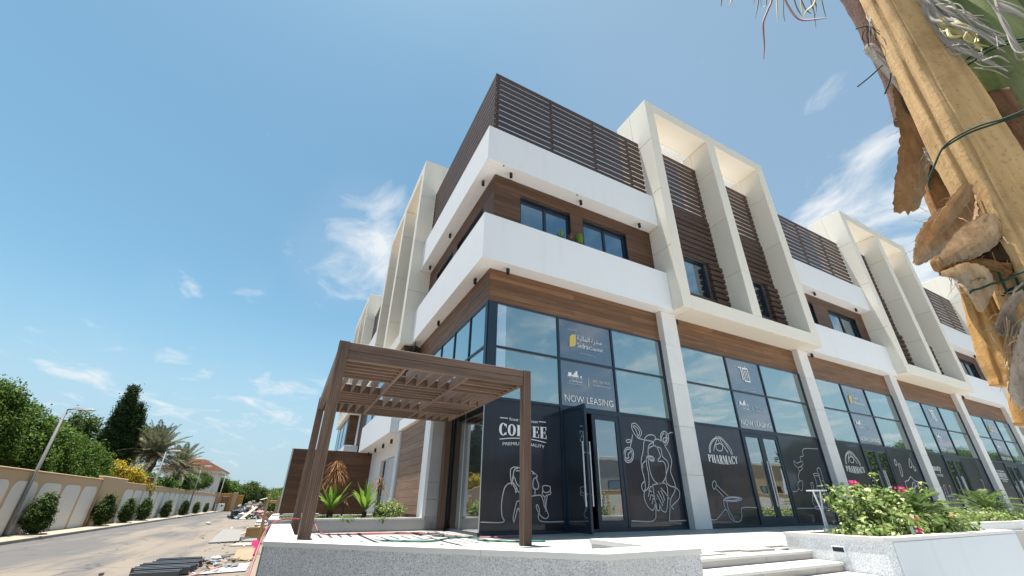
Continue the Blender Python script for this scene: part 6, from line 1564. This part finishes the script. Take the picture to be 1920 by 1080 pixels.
PALM_WIRES = [[(1.76,0.284,1.537),(1.76,0.279,1.568),(1.76,0.251,1.61),(1.76,0.211,1.661),(1.76,0.179,1.676),(1.76,0.141,1.678),(1.76,0.102,1.67),(1.76,0.065,1.654),(1.76,0.017,1.644)],[(1.765,0.211,1.664),(1.765,0.176,1.67),(1.765,0.135,1.67),(1.765,0.09,1.657),(1.765,0.021,1.635)],[(1.78,0.333,1.147),(1.78,0.319,1.16),(1.78,0.297,1.16),(1.78,0.272,1.163),(1.78,0.25,1.16),(1.78,0.219,1.168),(1.78,0.191,1.172)],[(1.79,0.249,1.196),(1.79,0.254,1.142),(1.79,0.25,1.122),(1.79,0.214,1.132)],[(1.8,0.269,1.124),(1.8,0.241,1.139),(1.8,0.216,1.118)],[(1.8,0.225,1.167),(1.8,0.234,1.126),(1.8,0.265,1.104)],[(1.9,0.092,2.031),(1.9,0.051,2.043),(1.9,0.016,2.041),(1.9,-0.032,2.023),(1.9,-0.074,1.979)],[(1.9,0.095,2.015),(1.9,0.045,2.019),(1.9,-0.016,2.016),(1.9,-0.071,1.972)],[(1.84,0.237,2.215),(1.84,0.285,2.204),(1.84,0.336,2.199)],[(1.84,0.229,2.152),(1.84,0.241,2.123),(1.84,0.274,2.078)],[(1.84,0.249,2.489),(1.84,0.227,2.471),(1.84,0.209,2.45)],[(1.84,0.239,2.371),(1.84,0.221,2.414),(1.84,0.216,2.454)]]
PALM_STRANDS = [('palm_strand',[(1.86,0.048,2.425),(1.86,0.062,2.317),(1.86,0.063,2.211),(1.86,0.056,2.099),(1.86,0.028,2.012),(1.86,0.017,1.96)],0.0194),('palm_strand',[(1.86,0.041,2.394),(1.86,0.043,2.268),(1.86,0.016,2.17),(1.86,-0.006,2.088),(1.86,-0.029,1.984)],0.0194),('palm_strand',[(1.86,0.031,2.375),(1.86,0.012,2.268),(1.86,-0.014,2.191),(1.86,-0.02,2.117)],0.0111),('palm_strand',[(1.86,0.067,2.343),(1.86,0.071,2.259),(1.86,0.067,2.132),(1.86,0.042,2.033),(1.86,0.016,1.971)],0.0138),('palm_strand',[(1.86,0.028,2.313),(1.86,0.009,2.211),(1.86,-0.023,2.077),(1.86,-0.034,1.982)],0.0111),('palm_strand',[(1.86,0.031,1.986),(1.86,0.015,1.935),(1.86,-0.001,1.873)],0.0111),('palm_strand',[(1.86,0.054,2.285),(1.86,0.044,2.132),(1.86,0.02,2.037)],0.0138),('palm_strand',[(1.86,-0.076,2.151),(1.86,-0.09,2.08),(1.86,-0.101,2.011)],0.0138),('palm_strand',[(1.86,-0.083,2.189),(1.86,-0.059,2.067),(1.86,-0.048,1.933),(1.86,-0.051,1.877)],0.0138),('palm_yellow',[(1.85,0.054,2.247),(1.85,0.044,2.19),(1.85,0.027,2.13),(1.85,0.017,2.076),(1.85,0.015,2.01)],0.0222),('palm_strand',[(1.84,0.162,2.61),(1.84,0.183,2.52),(1.84,0.201,2.45),(1.84,0.218,2.36)],0.0083),('palm_dark',[(1.84,0.205,2.437),(1.84,0.197,2.366),(1.84,0.198,2.293)],0.0083),('palm_dark',[(1.84,0.202,2.411),(1.84,0.195,2.343),(1.84,0.196,2.264)],0.0083),('palm_dark',[(1.84,0.215,2.459),(1.84,0.23,2.397),(1.84,0.244,2.349)],0.0083),('palm_pale',[(1.81,0.283,1.052),(1.81,0.311,0.993),(1.81,0.325,0.931),(1.81,0.329,0.891)],0.0055),('palm_pale',[(1.81,0.282,1.034),(1.81,0.31,0.976),(1.81,0.324,0.914),(1.81,0.327,0.875)],0.0055),('palm_pale',[(1.81,0.28,1.017),(1.81,0.308,0.959),(1.81,0.322,0.897),(1.81,0.326,0.859)],0.0055)]
PALM_TIPS = [('palm_red',[(1.55,0.368,2.792),(1.55,0.397,2.707),(1.55,0.425,2.674),(1.55,0.461,2.629),(1.55,0.477,2.569),(1.55,0.492,2.496),(1.55,0.515,2.423)],0.0095),('palm_tip',[(1.55,0.418,2.86),(1.55,0.452,2.765),(1.55,0.483,2.7)],0.0064),('palm_yellow',[(1.55,0.361,2.754),(1.55,0.392,2.632),(1.55,0.412,2.551)],0.0064),('palm_red',[(1.55,0.353,2.726),(1.55,0.354,2.567),(1.55,0.339,2.456),(1.55,0.294,2.384),(1.55,0.261,2.341)],0.0074),('palm_tip',[(1.55,0.32,2.658),(1.55,0.331,2.532),(1.55,0.327,2.452)],0.0053),('palm_tip',[(1.55,0.303,2.626),(1.55,0.309,2.495),(1.55,0.3,2.431)],0.0053),('palm_yellow',[(1.55,0.245,2.52),(1.55,0.278,2.466),(1.55,0.307,2.467),(1.55,0.328,2.447)],0.0085),('palm_tip',[(1.55,0.347,2.685),(1.55,0.38,2.569),(1.55,0.388,2.515)],0.0042),('palm_tip',[(1.55,0.569,3.112),(1.55,0.588,3.051),(1.55,0.603,3.001)],0.0085),('palm_yellow',[(1.55,0.526,3.034),(1.55,0.546,2.967),(1.55,0.566,2.952)],0.0127),('palm_tip',[(1.55,0.245,2.499),(1.55,0.259,2.405),(1.55,0.266,2.348)],0.0042),('palm_tip',[(1.55,0.275,2.574),(1.55,0.286,2.455),(1.55,0.294,2.406),(1.55,0.307,2.343)],0.0042),('palm_red',[(1.55,0.274,2.553),(1.55,0.274,2.451),(1.55,0.294,2.399)],0.0042),('palm_tip',[(1.55,0.402,2.807),(1.55,0.422,2.714),(1.55,0.44,2.717)],0.0053),('palm_tip',[(1.55,0.439,2.875),(1.55,0.452,2.827),(1.55,0.469,2.795)],0.0053),('palm_yellow',[(1.55,0.302,2.582),(1.55,0.318,2.505),(1.55,0.334,2.433)],0.0042),('palm_tip',[(1.55,0.429,2.809),(1.55,0.444,2.721)],0.0042)]

np_ = empty('near_date_palm', (2.15, 0.0, -1.0), 'palm trunk with cut stalks and dry leaf bases filling the right edge', 'palm tree')
VIEW = Vector((-0.93, -0.10, -0.34)).normalized()
PROF = {'petiole': [(-1, 0.0), (-0.97, 0.06), (-0.8, 0.22), (-0.62, 0.40), (-0.58, 0.42), (-0.54, 0.40), (-0.46, 0.35), (-0.3, 0.60), (-0.16, 0.71), (-0.12, 0.72), (-0.08, 0.69), (0.0, 0.60), (0.05, 0.62), (0.09, 0.63), (0.13, 0.60), (0.5, 0.30), (0.96, -0.07), (1, -0.12), (0.97, -0.2), (0.72, -0.5), (0.0, -0.68), (-0.72, -0.5), (-0.97, -0.2)],
        'round': [(math.cos(a), 0.72*math.sin(a)) for a in [math.pi-2*math.pi*i/14 for i in range(14)]],
        'sheet': [(-1.0, 0.42), (-0.72, 0.16), (-0.4, 0.02), (0, -0.04), (0.4, 0.05), (0.75, 0.22), (1.0, 0.55), (0.98, 0.49), (0.72, 0.13), (0.4, -0.03), (0, -0.13), (-0.4, -0.07), (-0.75, 0.06), (-0.98, 0.36)]}
prng = random.Random(17)
from mathutils import noise as mnoise
def loft(name, mat, prof, pts):
    P = [Vector(p[:3]) for p in pts]; W_ = [p[3] for p in pts]
    sub = 8
    C4 = catmull(P, sub); Wc = []
    for i in range(len(pts)-1):
        for k_ in range(sub): Wc.append(W_[i]+(W_[i+1]-W_[i])*k_/sub)
    Wc.append(W_[-1]); seed = prng.uniform(0, 99)
    frames = []
    for i, p in enumerate(C4):
        t = (C4[min(i+1, len(C4)-1)]-C4[max(i-1, 0)]).normalized()
        nn = (VIEW-t*VIEW.dot(t)).normalized(); s_ = nn.cross(t)
        frames.append((p, t, nn, -s_ if s_.y > 0 else s_))
    mid = P[len(P)//2]; N_ = len(C4)
    if prof == 'sheet':
        # thin torn sheath: curled grid, ragged rims and tip, fibrous ripples
        K = 13; front, back = [], []
        for i, (p, t, nn, s_) in enumerate(frames):
            f = i/(N_-1)
            for k_ in range(K):
                a = -1+2*k_/(K-1)
                rag = 1+0.16*mnoise.noise((seed, i*0.55, a*3))+0.10*mnoise.noise((seed+7, i*1.7, a))*(abs(a) > 0.8)
                w_ = max(0.002, Wc[i])*rag
                curl = 0.62*a*a*(0.55+0.7*f)+0.22*a*math.sin(3*f+seed)-0.12+0.22*mnoise.noise((a*1.6, i*0.12, seed))+0.07*math.sin(a*16+seed+2*f)
                tip = t*(w_*0.9*mnoise.noise((a*4, seed, 3))*(f > 0.9)+w_*0.5*mnoise.noise((a*5, seed, 9))*(f < 0.06))
                q = p+s_*(a*w_)+nn*(curl*w_)+tip
                front.append(q); back.append(q-nn*0.0035)
        vs = front+back; n = N_*K; fs = []
        for i in range(N_-1):
            for k_ in range(K-1):
                q = (i*K+k_, i*K+k_+1, (i+1)*K+k_+1, (i+1)*K+k_)
                fs.append(q); fs.append(tuple(n+j for j in reversed(q)))
        for i in range(N_-1):
            for k_ in (0, K-1): fs.append((i*K+k_, (i+1)*K+k_, n+(i+1)*K+k_, n+i*K+k_))
        for k_ in range(K-1):
            for i in (0, N_-1): fs.append((i*K+k_, i*K+k_+1, n+i*K+k_+1, n+i*K+k_))
        o = MB().add(vs, fs).build(name, mat, np_, mid, True)
        m = MB()
        for j in range(9):            # loose fibres along the rims
            i = prng.randrange(1, N_-1); p, t, nn, s_ = frames[i]; sg_ = prng.choice((-1, 1))
            b0 = front[i*K+(0 if sg_ < 0 else K-1)]
            d = (s_*sg_*prng.uniform(0.2, 1)+t*prng.uniform(-0.3, 1)+nn*prng.uniform(-0.4, 0.4)).normalized()*prng.uniform(0.015, 0.05)
            m.tube([b0-d*0.15, b0+d*0.6+Vector((0, 0, -0.004)), b0+d+Vector((0, 0, -0.014))], [0.0011, 0.0008, 0.0004], 3)
        tag(m.build('fibres', mat, o, mid), None, None, None, 'stuff')
        return o
    pr_ = PROF[prof]; n = len(pr_); vs = []
    for i, (p, t, nn, s_) in enumerate(frames):
        w_ = max(0.002, Wc[i])
        for k_, (a, b) in enumerate(pr_):
            j = 1+0.07*mnoise.noise((k_*0.9, i*0.10, seed))+(0.04*mnoise.noise((k_*2.1, i*0.5, seed+5)) if prof == 'round' else 0.015*mnoise.noise((k_*2.1, i*0.35, seed+5)))
            vs.append(p+s_*(a*w_*j)+nn*(b*w_*j))
    fs = [(i*n+k_, i*n+(k_+1) % n, (i+1)*n+(k_+1) % n, (i+1)*n+k_) for i in range(N_-1) for k_ in range(n)]
    fs += [tuple(range(n-1, -1, -1)), tuple((N_-1)*n+k_ for k_ in range(n))]
    return MB().add(vs, fs).build(name, mat, np_, mid, True)
for pc in PALM_PIECES: loft(*pc)
for w_ in PALM_WIRES: MB().tube(catmull(w_, 5), 0.0032, 6).build('tie_wire', 'wire', np_)
def ribbon(pts, w, mat, name='dry_leaflet'):
    P = catmull(pts, 5); vs = []
    for i, p in enumerate(P):
        t = (P[min(i+1, len(P)-1)]-P[max(i-1, 0)]).normalized(); nn = (VIEW-t*VIEW.dot(t)).normalized(); s_ = nn.cross(t)
        ww = w*(0.35+0.65*math.sin(math.pi*min(1, 0.25+0.75*i/(len(P)-1))))
        vs += [p-s_*ww, p+nn*ww*0.5, p+s_*ww, p-nn*ww*0.15]
    n = 4; fs = [(i*n+k_, i*n+(k_+1) % n, (i+1)*n+(k_+1) % n, (i+1)*n+k_) for i in range(len(P)-1) for k_ in range(n)]+[(3, 2, 1, 0), tuple((len(P)-1)*n+k_ for k_ in range(n))]
    return MB().add(vs, fs).build(name, mat, np_)
for mt, pts, w_ in PALM_STRANDS:
    ribbon(pts, w_*0.42, mt)
    for q in range(3):
        ribbon([(p[0]+prng.uniform(-0.02, 0.02), p[1]+prng.uniform(-0.022, 0.022), p[2]+prng.uniform(-0.03, 0.03)) for p in pts], w_*prng.uniform(0.10, 0.25), mt)
for mt, pts, w_ in PALM_TIPS: ribbon(pts, w_*0.6, mt, 'hanging_leaflet')
# trunk under and behind the stalks, out to the ground
m = MB(); pts, rs = [], []
for i in range(19):
    f = i/18; pts.append((2.28+0.05*math.sin(f*3), -0.16, -1.0+3.2*f)); rs.append((0.21 if i % 2 else 0.185)*(1.1-0.25*f))
m.tube(pts, rs, 12).build('trunk', 'bark_palm', np_)
for i in range(60):
    az = i*2.39996; zz_ = -0.9+2.0*i/60
    if -0.6 < (az % 6.283)-2.6 < 1.4 and zz_ > 0.2: continue
    c = Vector((2.28+0.2*math.cos(az), -0.16+0.2*math.sin(az), zz_)); d = Vector((math.cos(az), math.sin(az), 0))
    MB().tube([c-d*0.05, c+d*0.05+Vector((0, 0, 0.10)), c+d*0.085+Vector((0, 0, 0.2))], [0.07, 0.06, 0.03], 7).build('leaf_base', 'palm_brown', np_)
rgp = np.random.default_rng(4)
for i, (az, rise, L_) in enumerate(((-0.9, 0.9, 2.6), (-0.2, 0.7, 2.5), (-1.7, 0.8, 2.5), (-2.4, 1.0, 2.4), (-0.5, 0.3, 2.3), (-1.3, 1.3, 2.6))):
    q, pts = frond_quads(rgp, (2.2, -0.1, 3.15), az, L_, rise, 0.45 if i else 0.12, nl=40, lw=0.02, ll=0.5, vee=0.3)
    fo = mesh_quads('frond', q, 'leaf_date', np_, (2.2, -0.1, 3.15)); MB().tube(pts, [0.03*(1-0.8*k_/10) for k_ in range(11)], 6).build('rib', 'palm_green2', fo)
ring = MB(); ring.tube([(2.25+0.6*math.cos(a), -0.12+0.6*math.sin(a), -0.97) for a in np.linspace(0, 6.283, 25)], 0.05, 6); ring.build('tree_pit', 'kerb', np_)

# ------------------------------------------------------------------ across the street behind the camera (what the glass reflects)
sw = empty('street_wall', (10, -20, -1.0), 'tan garden wall across the street, mirrored in the shop doors', 'garden wall')
box('wall_body', 'tan', -40, 160, -20.25, -20.0, -1.0, 1.8, sw, 0.02); box('wall_cap', 'tan', -40, 160, -20.28, -19.97, 1.802, 1.88, sw, 0.02)
for i in range(72):
    box('wall_panel', 'panel', -38+2.7*i, -38+2.7*i+2.3, -19.998, -19.965, -0.87, 1.35, sw, 0.01)
sv = MB().box(-60, 180, -19.9, -17.5, -1.0, -0.88).build('far_pavement', 'pave_far'); tag(sv, kind='structure')
for i, (x, r, zt) in enumerate(((-16, 2.6, 4.2), (-8, 2.4, 3.6), (2, 2.2, 3.4), (14, 2.2, 3.8), (19, 2.4, 4.4), (47, 2.8, 5.2), (76, 3.6, 10.0), (84, 4.0, 11.5), (93, 4.0, 11.0), (102, 4.2, 12.0), (112, 4.2, 12.5), (124, 4.5, 12.5), (137, 4.6, 13), (152, 5, 13.5))):
    bl = [(x+rg.uniform(-0.7, 0.7)*r, -24.5+rg.uniform(-0.4, 0.4)*r, zt-r*0.6-rg.uniform(0, 1.3)*r*(1 if zt < 8 else 1.5), r*rg.uniform(0.5, 0.85), r*0.7, r*rg.uniform(0.45, 0.7)) for _ in range(7)]
    tree('leafy_tree', x, -24.5, -1.0, bl, 'leaf_tree', 'leafy tree across the street, seen only as a reflection in the shopfront glass', 'tree', 'trees mirrored in the shopfronts', per=50, leaf=0.36, clump=0.8, tr=0.18, seed=130+i)
def villa(x0, x1, zt, mat, label):
    vb = empty('villa', ((x0+x1)/2, -30, -1.0), label, 'house')
    box('villa_wall', mat, x0, x1, -38, -27, -1.0, zt, vb, 0.02); box('cornice', 'panel', x0-0.2, x1+0.2, -38.2, -26.8, zt+0.002, zt+0.4, vb, 0.02)
    x = x0+1.5
    while x < x1-2:
        w_ = box('window', 'navy', x, x+1.6, -26.995, -26.93, 1.6, 3.2, vb, 0.01); box('pane', 'glass_dark', x+0.1, x+1.5, -26.925, -26.915, 1.7, 3.1, w_, 0); x += 3.6
villa(23, 42, 5.6, 'grey_stone', 'flat roofed grey villa across the street, mirrored in the open shop door')
villa(53, 71, 6.2, 'tan', 'flat roofed tan villa across the street, mirrored in the pharmacy door')

# fallen leaves and bracts on the planter rim and plaza
m = MB(); lr = random.Random(31)
for i in range(60):
    x, y, z = (lr.uniform(6.6, 10.3), lr.choice((lr.uniform(2.81, 2.95), lr.uniform(3.9, 4.03))), 0.203) if i < 40 else (lr.uniform(3.6, 9.0), lr.uniform(4.3, 7.4), 0.006)
    a = lr.uniform(0, 6.28); l = lr.uniform(0.015, 0.035); c, s_ = math.cos(a)*l, math.sin(a)*l
    m.cur = lr.randrange(3); m.add([(x-c, y-s_, z), (x+s_*0.5, y-c*0.5, z+0.006), (x+c, y+s_, z+0.002), (x-s_*0.5, y+c*0.5, z+0.005)], [(0, 1, 2, 3)])
tag(m.build('fallen_leaves', ['leaf_red', 'leaf_varieg', 'flower_coral'], None, (8, 3.4, 0.2)), 'dry leaves and bracts fallen on the planter rim and plaza', 'leaves', None, 'stuff')
